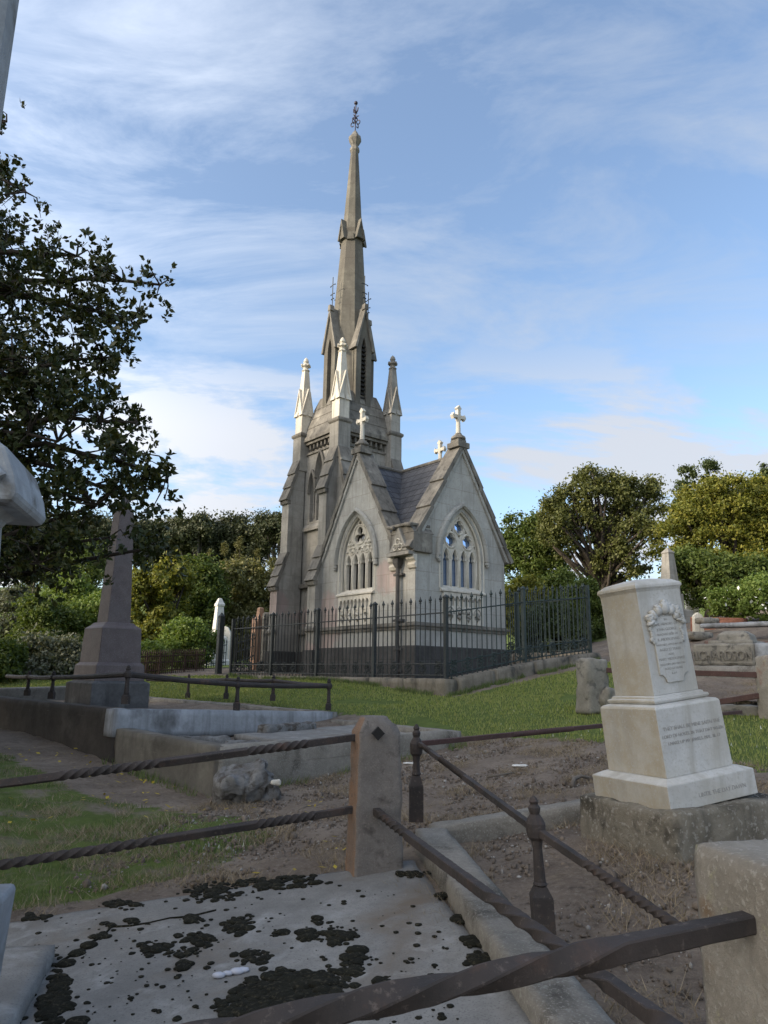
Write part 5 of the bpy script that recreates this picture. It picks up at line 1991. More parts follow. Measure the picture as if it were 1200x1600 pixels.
# ================================================================== marble monument at the left edge
def build_monument():
    base = gt(20, 1540)
    RZ = radians(12.7)
    g = thing('marble_monument', 'tall streaked marble monument with a gabled capstone at the left edge', 'monument', (-1.66, 2.80, base.z - .02), RZ)
    o = Vector(g.location)
    Ri = Matrix.Rotation(-RZ, 3, 'Z')
    lc = lambda p: Ri @ (Vector(p) - o)
    mb = MB()
    c = lc(gt(86, 1500))
    rough_box(mb, (1.2, 1.3, .16), Matrix.Translation((c.x - .60, c.y - .64, -.06)), .05, .004, .015, 6, chip=.01)
    mb.build('step', M_SLAB, g, smooth=True)
    top = lc(dp(27, 1378, 2.80))
    w_ = .30
    cx, cy = top.x - w_, top.y - w_
    mb = MB()
    mb.frustum(4, [((w_ - .025) * 1.414, .08), (w_ * 1.414, top.z - .02), ((w_ - .005) * 1.414, top.z)], cx, cy, pi / 4)
    mb.build('base', M_MARBLE_B, g, bevel=.012)
    a = lc(dp(44, 790, 2.50))
    b = lc(dp(-20, 690, 2.55))
    hw = a.x - cx
    mb = MB()
    mb.frustum(4, [(.20 * 1.414, top.z), (.15 * 1.414, a.z - .06), (.16 * 1.414, a.z - .04), (.20 * 1.414, a.z - .01)], cx, cy, pi / 4)
    mb.build('die', M_MARBLE_B, g, bevel=.01)
    # gabled capstone with curved shoulders
    fn = lambda p, q, d: (cx + p, cy + d, q)
    hgt = b.z - a.z
    bx = b.x - cx
    pr = [(-hw + .01, a.z - .02), (hw - .01, a.z - .02), (hw, a.z + .01), (hw - .012, a.z + hgt * .28), (hw - .05, a.z + hgt * .66), (bx + .02, a.z + hgt * .98), (.0, a.z + hgt * 1.5)]
    pr += [(-p, q) for p, q in pr[-2:1:-1]]
    mb = MB()
    mb.prism(pr, fn, -.16, .30)
    cap = mb.build('capstone', M_MARBLE_B, g, bevel=.018)
    mb = MB()
    for s in (-1, 1):
        mb.tube([fn(s * .0, a.z + hgt * 1.2, -.17), fn(s * (hw - .17), a.z + hgt * .66, -.17), fn(s * (hw - .05), a.z + .05, -.17)], .022, 6)
    mb.build('moulding', M_MARBLE_B, cap)
    # shaft above
    e = lc(dp(18, 0, 2.80))
    f = lc(dp(0, 222, 2.80))
    def u_of(dx, r, z):
        best = -1e9
        for k in range(8):
            an = pi / 8 + k * pi / 4
            q = CAM @ (np.array(Ri.transposed() @ Vector((cx + dx + r * cos(an), cy + r * sin(an), z)) + o) - np.array([0, 0, EYE]))
            best = max(best, 600 + F * q[0] / q[2])
        return best
    zt = dp(18, 0, (Ri.transposed() @ Vector((cx, cy, 0)) + o).y).z
    lo, hi = -1.0, .5
    for _ in range(40):
        m_ = (lo + hi) / 2
        lo, hi = (m_, hi) if u_of(m_, .15, zt) < 17 else (lo, m_)
    z0 = a.z + hgt * 1.2
    mb = MB()
    mb.frustum(8, [(.185, z0), (.17, z0 + .06), (.15, z0 + .12), (.15, e.z + .8)], cx + lo, cy, pi / 8)
    mb.build('shaft', M_MARBLE_B, g)


build_monument()

# longer grass left standing where the mower does not reach, against kerbs and walls
def strip(p0, p1, w_, side):
    d = (Vector(p1) - Vector(p0)).normalized()
    n_ = Vector((-d.y, d.x, 0)) * side
    a, b = Vector(p0), Vector(p1)
    return [(q.x, q.y) for q in (a, b, b + n_ * w_, a + n_ * w_)]


for poly_, n_, h_ in ((strip(F0 - EXv * .17 - EYv * .3, F0 - EXv * .17 + EYv * 8, .16, 1), 26000, .10), (strip(F0 - EYv * .17 - EXv * .3, F0 - EYv * .17 + EXv * 4.6, .16, -1), 18000, .10),
                      (strip(W0 - E2 * .02, WR - E2 * .02, .14, -1), 5000, .10), (strip(W0 - E1 * .02, WA2 - E1 * .02, .16, 1), 3500, .09), (strip(WB + E1 * .14, WC + E1 * .14, .14, -1), 5000, .10)):
    px_ = [p_[0] for p_ in poly_]
    py_ = [p_[1] for p_ in poly_]
    area = abs(sum(px_[k] * py_[(k + 1) % 4] - px_[(k + 1) % 4] * py_[k] for k in range(4))) / 2
    box_ = (max(px_) - min(px_)) * (max(py_) - min(py_))
    tag(blades('long_grass', int(n_ * box_ / max(area, .01) * .12), poly_, h_, .0045, M_GRASS, thin=nz_mask(2.5, -.15, 31), lean=.7, dist_scale=8),
        'longer grass standing unmown against a kerb or wall', 'grass', kind='stuff')

# ================================================================== graves in the distance, left
p = dp(337, 1046, 30)
zz = lambda v: dp(337, v, 30).z - p.z
obelisk('obelisk', p - Vector((0, 0, .1)), .6, [[(.42, 0), (.42, .45), (.36, .5)], [(.34, .5), (.33, zz(996))], [(.30, zz(996)), (.30, zz(992)), (.22, zz(990))],
                                               [(.20, zz(990)), (.135, zz(944)), (.165, zz(943)), (.165, zz(940)), (.13, zz(938)), (.06, zz(931))]], M_WHITE,
        'slim bright white marble obelisk in the distance behind the black gate post', 'obelisk', names=['base', 'die', 'moulding', 'shaft'])
p = dp(349, 1046, 31)
mb = MB()
mb.prism([(-.22, 0), (.22, 0), (.22, 1.5), (.12, 1.7), (0, 1.75), (-.12, 1.7), (-.22, 1.5)], lambda a, b, d: (a, d, b), -.07, .07)
o = mb.build('gravestone', M_WHITE, bevel=.02)
o.location = p
tag(o, 'narrow white headstone half hidden right of the white obelisk', 'gravestone')
p = dp(401, 1048, 23)
g = thing('gravestone', 'orange sandstone headstone with a tall square finial behind the fence', 'gravestone', p, .75)
mb = MB()
mb.prism([(-.20, 0), (.20, 0), (.20, 1.42), (.12, 1.62), (-.12, 1.62), (-.20, 1.42)], lambda a, b, d: (a, d, b), -.17, .17)
mb.build('die', M_TERRA, g, bevel=.02)
mb = MB()
mb.frustum(4, [(.13, 1.62), (.11, 1.86), (.12, 1.88), (.06, 1.92)], .03, 0, pi / 4)
mb.build('finial', M_TERRA, g, bevel=.01)
p = dp(420, 1050, 22)
mb = MB()
rough_box(mb, (.62, .22, 1.72), Matrix.Rotation(.7, 4, 'Z'), .07, .02, .12, 4, chip=.05, taper=.92)
o = mb.build('gravestone', M_GREYSTONE, smooth=True)
o.location = p
tag(o, 'wide mottled grey rough headstone behind the fence beside the chapel buttress', 'gravestone')


def statue(p):
    g = thing('statue', 'small pale grey statue of a standing draped figure far behind the obelisk', 'statue', p)
    mb = MB()
    mb.frustum(4, [(.36, 0), (.36, .25), (.28, .28), (.26, .75), (.32, .80)], rot=pi / 4)
    mb.build('pedestal', M_GREYSTONE, g, bevel=.02)
    mb = MB()
    mb.frustum(10, [(.22, .80), (.20, 1.0), (.15, 1.25), (.17, 1.45), (.19, 1.58), (.10, 1.68), (.06, 1.72), (.085, 1.78), (.10, 1.86), (.07, 1.95), (.02, 1.98)])
    mb.tube([(-.17, 0, 1.56), (-.22, -.06, 1.36), (-.08, -.16, 1.32)], [.06, .05, .04], 7)
    mb.tube([(.17, 0, 1.56), (.22, -.06, 1.36), (.08, -.16, 1.34)], [.06, .05, .04], 7)
    mb.build('figure', M_GREYSTONE, g, smooth=True)


statue(dp(217, 1030, 34))


def grave_rail(name, p0, p1, h, n, mat, label):
    g0 = Vector(p0)
    t = thing(name, label, 'iron railing', g0)
    D = Vector(p1) - g0
    mb = MB()
    for z in (.12, h * .55, h - .1):
        mb.tube([Vector((0, 0, z)), D + Vector((0, 0, z))], .016, 5)
    for k in range(n + 1):
        b = D * (k / n)
        mb.tube([b, b + Vector((0, 0, h))], .014 if k % 6 else .03, 5)
        mb.frustum(4, [(.025, h - .02), (.005, h + .09)], b.x, b.y, 0, Matrix.Translation((0, 0, b.z)))
    mb.build('railing_panel', mat, t)
    return t


M_RUSTY = iron('brown_rusted_railing', (.05, .030, .022), (.09, .052, .035), (.12, .07, .042))
grave_rail('grave_railing', dp(206, 1056, 21), dp(318, 1050, 23), .62, 34, M_RUSTY, 'rust brown spear railing half lost in the bushes right of the pink obelisk')
grave_rail('grave_railing', dp(322, 1044, 25), dp(352, 1040, 26), .8, 8, M_FENCE, 'short black spear railing in front of the white obelisk')
grave_rail('grave_railing', dp(366, 1044, 20.4), dp(398, 1030, 23), .75, 10, M_FENCE, 'low black railing behind the left end of the chapel fence')

# ================================================================== graves on the right bank
def rock_post(u, v0, v1, y, wid, label, mat, rz=.2):
    b = dp(u, v0, y)
    h = dp(u, v1, y).z - b.z
    mb = MB()
    rough_box(mb, (wid, wid * .8, h + .12), Matrix.Rotation(rz, 4, 'Z') @ Matrix.Translation((0, 0, -.12)), .045, .022, .05, 5, chip=.06, taper=.9)
    o = mb.build('stone_post', mat, smooth=True)
    o.location = b
    return tag(o, label, 'stone post')


rock_post(927, 1102, 1029, 10.6, .40, 'squat mottled stone post at the end of the red rail, by a boulder', M_GREYSTONE, .35)
rock_post(1214, 1122, 1024, 9.4, .36, 'brown lichened stone post at the right edge holding two red rails', M_BLOCK, .2)
for k, (a, b, lab) in enumerate(((dp(938, 1047, 10.6), dp(1200, 1055, 9.4), 'upper straight red rusted rail between the two mottled stone posts'),
                                 (dp(930, 1128, 10.4), dp(1204, 1084, 9.4), 'lower red rusted rail sloping up to the right edge post'))):
    mb = MB()
    twisted_bar(mb, Vector((0, 0, 0)), b - a, .07, [], .0, step=.1)
    o = mb.build('iron_bar', M_RAIL_RED)
    o.location = a
    tag(o, lab, 'iron rail')
mb = MB()
rough_box(mb, (.30, .26, .26), Matrix.Rotation(.5, 4, 'Z'), .04, .04, .08, 5, chip=.06)
o = mb.build('rock', M_GREYSTONE, smooth=True)
o.location = dp(952, 1103, 10.5)
tag(o, 'rounded mottled boulder at the foot of the squat stone post', 'rock')


def richardson():
    a, b = dp(1084, 1040, 12.2), dp(1181, 1042, 11.6)
    d = b - a
    g = thing('family_grave', 'lichened stone grave kerb with the name RICHARDSON in raised letters', 'grave', a)
    yv = Vector((0, 0, 1)).cross(d).normalized()
    h = dp(1084, 1006, 12.2).z - a.z
    Mx = frame((0, 0, 0), d)
    mb = MB()
    ln = d.length
    rough_box(mb, (ln, .30, h), Mx @ Matrix.Translation((ln / 2, .15, 0)), .05, .008, .02, 8, chip=.03)
    f = mb.build('front_stone', M_GREYSTONE, g, smooth=True)
    text_mesh('lettering', 'RICHARDSON', .20, Mx @ frame((ln * .47, -.012, h * .26), (1, 0, 0), (0, -1, 0)) @ Matrix.Scale(.74, 4, (1, 0, 0)), M_LETTER2, f, .016)
    mb = MB()
    mb.box(.06, ln - .06, -.002, .02, h * .86, h * .90, Mx)
    mb.box(.06, ln - .06, -.002, .02, h * .12, h * .15, Mx)
    mb.build('raised_border', M_GREYSTONE, f)
    mb = MB()
    rough_box(mb, (.26, 2.2, h), Mx @ Matrix.Translation((ln + .13, 1.1, 0)), .06, .01, .02, 8, chip=.03)
    mb.build('side_kerb', M_WALL_B, g, smooth=True)
    mb = MB()
    rough_box(mb, (.26, 2.2, h), Mx @ Matrix.Translation((.13, 1.45, 0)), .06, .01, .02, 8, chip=.03)
    mb.build('side_kerb', M_GREYSTONE, g, smooth=True)
    mb = MB()
    rough_box(mb, (ln * .75, .8, .10), Mx @ Matrix.Translation((ln * .52, .75, h - .03)), .06, .006, .02, 8)
    mb.build('ledger', M_GREYSTONE, g, smooth=True)
    mb = MB()
    mb.frustum(4, [(.30, h + .05), (.27, h + .17), (.17, h + .23)], 0, 0, pi / 4, Mx @ Matrix.Translation((ln * .52, .75, 0)) @ Matrix.Scale(1.3, 4, (1, 0, 0)))
    mb.build('pedestal', M_GREYSTONE, g, bevel=.02)
    # stepped concrete below
    q = dp(1076, 1043, 11.9)
    mb = MB()
    rough_box(mb, (ln + 1.2, .5, .55), Mx @ Matrix.Translation((ln / 2 + .35, -.06, -.555)), .07, .012, .03, 6, chip=.04)
    mb.build('step', M_CONC, g, smooth=True)


richardson()
bar_stone('grave_kerb', dp(1075, 1099, 10.2), dp(1210, 1104, 9.7), .3, .35, M_GREYSTONE, 'rough broken kerb of mottled stones under the lower red rail', 'kerb', amp=.02, chip=.08)
mb = MB()
q = [dp(1050, 1090, 10.4), dp(1215, 1096, 9.9), dp(1215, 1062, 11.3), dp(1050, 1060, 11.8)]
fill('gravel_bed', q, M_GROUND, .0, 'bed of dry grey gravel and dead grass in front of the lettered grave', None, 'stuff', 'gravel')
t = blades('dead_grass', 9000, [(q_.x, q_.y) for q_ in q], .06, .005, M_STRAW, lean=1.4)
t.location.z = .08
tag(t, 'dry tan grass on the gravel in front of the lettered grave', 'grass', kind='stuff')
bar_stone('plot_wall', dp(1106, 1001, 16.2), dp(1235, 1002, 14.8), .3, .55, M_REDSTONE, 'long dark red stone plot wall with a grey coping behind the lettered grave', 'wall')
bar_stone('wall_coping', dp(1100, 975, 16.4), dp(1240, 970, 14.9), .36, .10, M_WALL_B, 'grey coping stone along the top of the dark red plot wall', 'coping')
bar_stone('brick_wall', dp(1082, 964, 19), dp(1165, 966, 18), .25, .7, M_BRICK, 'low dull red brick retaining wall below the white flowering bush', 'wall')
p = dp(1091, 984, 18)
mb = MB()
mb.prism([(-.13, 0), (.13, 0), (.11, .46), (0, .54), (-.11, .46)], lambda a, b, d: (a, d, b), -.06, .06)
o = mb.build('gravestone', M_PALE, bevel=.02)
o.location = p - Vector((0, 0, .12))
tag(o, 'small pointed pale headstone in front of the brick wall', 'gravestone')
p = dp(1081, 948, 26)
mb = MB()
mb.prism([(-.22, -.8), (.22, -.8), (.22, .38), (.1, .5), (-.1, .5), (-.22, .38)], lambda a, b, d: (a, d, b), -.06, .06)
o = mb.build('gravestone', M_WHITE, bevel=.02)
o.location = p
tag(o, 'white headstone partly hidden under the big trees right of the leaning gravestone', 'gravestone')
p = dp(1050, 960, 22)
zz = lambda v: dp(1050, v, 22).z - p.z
obelisk('obelisk', p - Vector((0, 0, .5)), .5, [[(.42, 0), (.42, .6), (.3, .65)], [(.26, .65), (.25, 1.1)], [(.21, 1.1), (.125, zz(866) + .5), (.15, zz(864) + .5), (.02, zz(856) + .5)]], M_TOWER,
        'slim weathered grey obelisk rising behind the top of the leaning white gravestone', 'obelisk', names=['base', 'die', 'shaft'])
for u, v, y, s, lab in ((1092, 1000, 17, .35, 'pale flat grave slab behind the left end of the red plot wall'), (1105, 975, 17.5, .3, 'dark low grave stone beside the red plot wall')):
    mb = MB()
    rough_box(mb, (s * 1.6, s, s * .5), Matrix.Rotation(.3, 4, 'Z'), .06, .02, .04, 5, chip=.05)
    o = mb.build('grave_slab', M_GREYSTONE, smooth=True)
    o.location = dp(u, v, y)
    tag(o, lab, 'grave slab')

# ================================================================== trees and shrubs
def leaf_cloud(name, parent, mat, centers, radii, n, size, asp=.5, flat=.6, up=.35, org=(0, 0, 0), clump=None, seed_scale=1.0):
    """many small folded leaf faces gathered round the given clump centres"""
    centers = np.asarray(centers, float)
    radii = np.asarray(radii, float)
    wgt = radii.reshape(len(centers), -1).mean(1) ** 2
    k = rng.choice(len(centers), n, p=wgt / wgt.sum())
    d = rng.normal(size=(n, 3))
    d /= np.linalg.norm(d, axis=1)[:, None]
    r = np.minimum(np.abs(rng.normal(0, .62, n)), 1.5)
    rad = radii[k] if radii.ndim == 2 else np.repeat(radii[k][:, None], 3, 1)
    pos = centers[k] + d * r[:, None] * rad
    nrm = d * .35 + rng.normal(size=(n, 3)) * .75 + np.array([0, 0, up])
    nrm /= np.linalg.norm(nrm, axis=1)[:, None]
    t = rng.normal(size=(n, 3))
    t -= nrm * (t * nrm).sum(1)[:, None]
    t /= np.linalg.norm(t, axis=1)[:, None]
    b = np.cross(nrm, t)
    s = size * rng.uniform(.6, 1.35, n)[:, None]
    fold = nrm * s * .12
    v = np.stack([pos - t * s, pos + b * s * asp + fold, pos + t * s, pos - b * s * asp + fold], 1) - np.array(org)
    f = np.arange(n * 4).reshape(-1, 4)
    f = np.concatenate([f[:, [0, 1, 2]], f[:, [0, 2, 3]]])
    return raw_mesh(name, v.reshape(-1, 3), f, mat, parent)


def tree(name, label, base, ell, n, size, mat_in, bark=M_BARK, cat='tree', group=None, clumps=60, clump_r=.22, trunk_r=.18, limbs=8, up=.35, asp=.55, show=True):
    """ell: crown ellipsoids (cx, cy, cz, rx, ry, rz) in the place; leaves gather in clumps near their surfaces"""
    mat = mat_in
    n, size, clumps, clump_r = int(n * 3.1), size * .52, int(clumps * 1.5), clump_r * 1.12
    base = Vector(base)
    g = thing(name, label, cat, base, group=group)
    cs, rs = [], []
    for (cx, cy, cz, rx, ry, rz) in ell:
        m = max(4, int(clumps * (rx * ry * rz) ** (2 / 3) / sum((e[3] * e[4] * e[5]) ** (2 / 3) for e in ell)))
        for _ in range(m):
            d = rng.normal(size=3)
            d /= np.linalg.norm(d)
            if d[2] < -.5 and rng.random() < .6:
                d[2] *= -1
            q = rng.uniform(.45, 1.0) ** .6
            j = 1 + .22 * noise.noise((d[0] * 2 + cx, d[1] * 2 + cy, d[2] * 2 + cz))
            cs.append((cx + d[0] * rx * q * j, cy + d[1] * ry * q * j, cz + d[2] * rz * q * j))
            k = clump_r * (rx + ry + rz) / 3 * rng.uniform(.4, 1.6)
            rs.append((k * 1.1, k * 1.1, k * .9))
    o = np.array(base)
    mb = MB()
    cen = np.mean([e[:3] for e in ell], 0)
    top = Vector(cen) - base
    if trunk_r:
        mb.tube([(0, 0, -.3), top * .3 + Vector((.1 * trunk_r, 0, 0)), top * .75], [trunk_r * 1.25, trunk_r, trunk_r * .6], 9)
        idx = rng.choice(len(cs), min(limbs, len(cs)), replace=False)
        for i in idx:
            e = Vector(cs[i]) - base
            s = top * random.uniform(.25, .7)
            mid = (s + e) / 2 + Vector((random.uniform(-.3, .3), random.uniform(-.3, .3), random.uniform(-.1, .4))) * trunk_r * 3
            mb.tube([s, mid, e], [trunk_r * .5, trunk_r * .32, trunk_r * .12], 6)
        tr = mb.build('trunk', bark, g, smooth=True)
    leaf_cloud('crown', g, mat, cs, rs, n, size, asp, up=up, org=o)
    return g


def px_ell(u0, u1, v0, v1, y, depth=None):
    """crown ellipsoid spanning the given stretch of the view at distance y"""
    a, b = dp(u0, (v0 + v1) / 2, y), dp(u1, (v0 + v1) / 2, y)
    t, m_ = dp((u0 + u1) / 2, v0, y), dp((u0 + u1) / 2, v1, y)
    rx, rz = (b.x - a.x) / 2, (t.z - m_.z) / 2
    return ((a.x + b.x) / 2, y, (t.z + m_.z) / 2, rx, depth or rx, rz)


LF_YG = leafmat('yellow_green_leaves', [(0.128, 0.143, 0.024), (0.195, 0.203, 0.033), (0.285, 0.255, 0.045), (0.075, 0.098, 0.021)])
LF_G = leafmat('mid_green_leaves', [(0.061, 0.095, 0.022), (0.101, 0.142, 0.032), (0.149, 0.182, 0.043), (0.041, 0.065, 0.016)])
LF_LIME = leafmat('light_green_leaves', [(0.115, 0.176, 0.035), (0.162, 0.23, 0.047), (0.216, 0.27, 0.068), (0.068, 0.115, 0.024)])
LF_D = leafmat('dark_green_leaves', [(0.03, 0.046, 0.016), (0.051, 0.074, 0.023), (0.081, 0.101, 0.034)], .2)
LF_PINE = leafmat('dark_pine_needles', [(0.03, 0.039, 0.018), (0.051, 0.063, 0.027), (0.083, 0.087, 0.039)], .15)
LF_OL = leafmat('olive_leaves', [(0.087, 0.094, 0.029), (0.138, 0.131, 0.043), (0.189, 0.174, 0.065)], .25)
LF_OG = leafmat('olive_green_leaves', [(.075, .085, .022), (.115, .125, .034), (.16, .165, .05), (.05, .06, .018)], .25)
LF_NEAR = leafmat('leathery_dark_leaves', [(.018, .028, .010), (.030, .045, .014), (.045, .060, .018), (.075, .070, .016)], .16, .42)
LF_GREY = leafmat('grey_green_leaves', [(0.091, 0.101, 0.065), (0.13, 0.143, 0.091), (0.182, 0.182, 0.117)], .25)


def gb(u, y, v=1052):
    p = dp(u, v, y)
    return (p.x, p.y, g1(p.x, p.y))


# left: wood on the rise behind the graves
tree('broad_tree', 'yellow green rounded tree just right of the pink obelisk shaft', gb(245, 33), [px_ell(195, 268, 885, 1010, 33), px_ell(232, 300, 862, 1000, 34), px_ell(205, 300, 960, 1050, 33)], 15000, .17, LF_YG, clumps=120, clump_r=.2)
tree('broad_tree', 'dark leafy tree between the yellow green tree and the olive green one', gb(300, 38), [px_ell(262, 350, 872, 1000, 38), px_ell(290, 345, 930, 1050, 37)], 13000, .17, LF_G, clumps=110, clump_r=.2)
tree('broad_tree', 'olive green tree reaching to the chapel buttress, behind the orange headstone', gb(385, 40), [px_ell(318, 420, 870, 1010, 40), px_ell(370, 470, 880, 1040, 41), px_ell(330, 440, 950, 1050, 39)], 18000, .18, LF_OL, clumps=150, clump_r=.18)
tree('shrub', 'low fresh green bush in front of the trees between pink and white obelisks', gb(275, 25, 1045), [px_ell(255, 335, 965, 1055, 25), px_ell(212, 290, 1000, 1058, 24)], 11000, .10, LF_LIME, cat='bush', clumps=90, clump_r=.2, trunk_r=.05)
tree('shrub', 'pale green bush at the foot of the pink obelisk on its right', gb(225, 23, 1050), [px_ell(200, 262, 1005, 1060, 22.5)], 5000, .09, LF_LIME, cat='bush', clumps=40, clump_r=.24, trunk_r=.04)
for i, (u0, u1, v0, v1, y, mt, lab) in enumerate(((20, 120, 935, 1040, 26, LF_G, 'rounded mid green bush left of the pink obelisk, below the lime green one'), (70, 150, 895, 1000, 29, LF_LIME, 'bright lime green bush touching the left side of the pink obelisk'),
                                                 (-40, 60, 920, 1010, 30, LF_GREY, 'grey green willowy bush at the left edge under the dark tree'), (10, 150, 1000, 1062, 23, LF_GREY, 'low dusty green bush behind the railing left of the obelisk'),
                                                 (-60, 40, 1000, 1060, 21, LF_G, 'low dark green bush at the left edge behind the railing'), (100, 190, 930, 1050, 27, LF_LIME, 'fresh green bush directly behind the obelisk pedestal'),
                                                 (40, 190, 850, 960, 36, LF_G, 'tall green tree behind the lime green bush on the left'))):
    tree('shrub' if v0 > 880 else 'broad_tree', lab, gb((u0 + u1) / 2, y), [px_ell(u0, u1, v0, v1, y), px_ell(u0 + 15, u1 - 10, (v0 + v1) / 2 - 5, v1 + 10, y - 1)], 8000, .115, mt, cat='bush' if v0 > 880 else 'tree', clumps=80, clump_r=.21,
         trunk_r=.08)
pine_lab = ['dark spreading pine at the left end of the skyline above the obelisk', 'dark spreading pine on the skyline, second from the left', 'dark umbrella crowned pine in the middle of the left skyline', 'dark umbrella crowned pine next but one to the tower',
            'dark pine whose bare stems show beside the tower buttress', 'dark bushy pine half hidden by the near tree on the left', 'dark pine behind the left edge of the near tree', 'low dark pine filling the skyline between the taller pines']
for i, (u0, u1, v0, v1, y) in enumerate(((150, 245, 812, 880, 60), (215, 300, 815, 880, 63), (270, 345, 806, 870, 60), (325, 400, 806, 872, 62), (385, 480, 800, 862, 60), (80, 190, 810, 900, 56), (-20, 110, 790, 900, 52), (240, 420, 840, 890, 66))):
    k = [px_ell(u0, (u0 + u1) / 2 + 8, v0 + 6, v1, y, 2.2), px_ell((u0 + u1) / 2 - 12, u1, v0, v1 - 8, y, 2.2), px_ell(u0 + 15, u1 - 10, v0 + 20, v1 + 6, y, 2.2)]
    b = gb((u0 + u1) / 2, y)
    tree('pine_tree', pine_lab[i], b, k, 9000, .24, LF_PINE, M_BARK_G, cat='pine', clumps=46, clump_r=.30, trunk_r=.22, limbs=16, group='pines on the skyline')
sp_lab = ['slim brownish conifer spire left of the chapel, leftmost of the row', 'slim brownish conifer spire, second of the row left of the chapel', 'widest brownish conifer spire of the row left of the chapel', 'small conifer spire nearest the tower buttress',
          'slender green conifer spire between the wide one and the tower']
for i, (u, v0, v1, wpx, y) in enumerate(((328, 858, 950, 24, 50), (350, 848, 950, 14, 51), (374, 840, 950, 30, 50), (424, 862, 960, 20, 48), (402, 858, 950, 16, 49))):
    k = []
    for j in range(5):
        t0 = j / 5
        hw_ = wpx / 2 * (.35 + .65 * t0)
        k.append(px_ell(u - hw_, u + hw_, v0 + (v1 - v0) * t0, v0 + (v1 - v0) * (t0 + .3), y))
    tree('conifer', sp_lab[i], gb(u, y), k, 4200, .16, LF_OL, cat='conifer', clumps=50, clump_r=.4, trunk_r=.1, limbs=3, asp=.25, up=.7, group='conifer spires left of the chapel')

# right
t1 = tree('broad_tree', 'open crowned tree with tangled dark branches behind the right hand fence panel', gb(940, 30, 1000),
          [px_ell(838, 900, 790, 880, 30), px_ell(895, 960, 722, 800, 30), px_ell(985, 1030, 755, 830, 30), px_ell(842, 925, 770, 860, 30), px_ell(890, 985, 732, 840, 30), px_ell(950, 1042, 745, 850, 30.5), px_ell(960, 1040, 800, 890, 29), px_ell(870, 960, 800, 900, 31), px_ell(915, 1010, 845, 915, 30)], 20000, .125, LF_OG, cat='tree',
          clumps=190, clump_r=.22, trunk_r=.20, limbs=70)
tree('broad_tree', 'dense dark green tree close to the right of the chapel gable', gb(825, 33, 1000), [px_ell(775, 880, 803, 900, 33), px_ell(790, 890, 830, 960, 33), px_ell(770, 850, 850, 1000, 34)], 17000, .13, LF_G, clumps=150, clump_r=.19)
for i, (u0, u1, v0, v1, y, mt, lab) in enumerate(((785, 860, 905, 1010, 25, LF_YG, 'yellow green shrub behind the fence right beside the chapel wall'), (835, 915, 890, 1010, 26, LF_G, 'rounded green shrub behind the middle of the green fence panel'),
                                                 (880, 950, 905, 1015, 24, LF_G, 'green shrub behind the end post of the fence, left of the leaning gravestone'), (800, 930, 945, 1020, 23, LF_D, 'low dark green shrub right behind the fence panel'))):
    tree('shrub', lab, gb((u0 + u1) / 2, y, 1000), [px_ell(u0, u1, v0, v1, y), px_ell(u0 + 8, u1 - 8, v0 + 25, v1 + 6, y - .4)], 9000, .095, mt, cat='bush', clumps=90, clump_r=.2, trunk_r=.06)
tree('broad_tree', 'big sunlit yellow green tree filling the right edge', gb(1140, 24, 990), [px_ell(1022, 1110, 790, 930, 24), px_ell(1060, 1180, 745, 880, 24.5), px_ell(1130, 1260, 745, 900, 25), px_ell(1150, 1270, 800, 950, 24), px_ell(1080, 1190, 850, 960, 23.4)], 40000, .105, LF_YG,
     clumps=330, clump_r=.17, trunk_r=.2, limbs=20)
tree('broad_tree', 'deep green leafy tree under the big sunlit tree at the right', gb(1110, 22, 980), [px_ell(1040, 1130, 855, 960, 22.5), px_ell(1095, 1210, 870, 950, 22)], 14000, .10, LF_G, clumps=120, clump_r=.2)
for i, (u, v0, v1, wpx, lab) in enumerate(((1075, 727, 860, 46, 'dark conifer top rising behind the big sunlit tree, left one'), (1112, 720, 860, 44, 'dark conifer top rising behind the big sunlit tree, middle one'), (1195, 728, 860, 40, 'dark conifer top rising behind the big sunlit tree at the right edge'))):
    k = []
    for j in range(4):
        t0 = j / 4
        hw_ = wpx / 2 * (.6 + .7 * t0)
        k.append(px_ell(u - hw_, u + hw_, v0 + (v1 - v0) * t0 * .7, v0 + (v1 - v0) * (t0 * .7 + .32), 38))
    tree('conifer', lab, gb(u, 38, 1000), k, 6000, .15, LF_D, cat='conifer', clumps=60, clump_r=.36, trunk_r=.12, limbs=3, group='conifers behind the sunlit tree')
fb = tree('flowering_bush', 'light green bush dotted with white flowers above the red walls at the right', gb(1160, 18.5, 985), [px_ell(1104, 1170, 918, 970, 18.5), px_ell(1150, 1240, 905, 975, 18)], 9000, .075, LF_LIME, cat='bush', clumps=70, clump_r=.24, trunk_r=.05)
fl = leaf_cloud('flowers', fb, plain('white_petals', (.8, .8, .75)), [px_ell(1110, 1165, 925, 960, 18.2)[:3], px_ell(1150, 1230, 910, 965, 17.7)[:3]], [(.6, .5, .38), (.75, .5, .45)], 46, .045, .8, org=np.array(fb.location))
for u0, u1, v0, v1, y, mt, lab, sz in ((1240, 1420, 700, 980, 24, LF_YG, 'tall tree beyond the right edge', .13), (-220, -20, 740, 960, 40, LF_D, 'dark tree far left behind the near tree', .16)):
    tree('broad_tree', lab + ' of the cemetery', gb((u0 + u1) / 2, y, 990), [px_ell(u0, u1, v0, v1, y)], 9000, sz, mt, clumps=90, clump_r=.2)
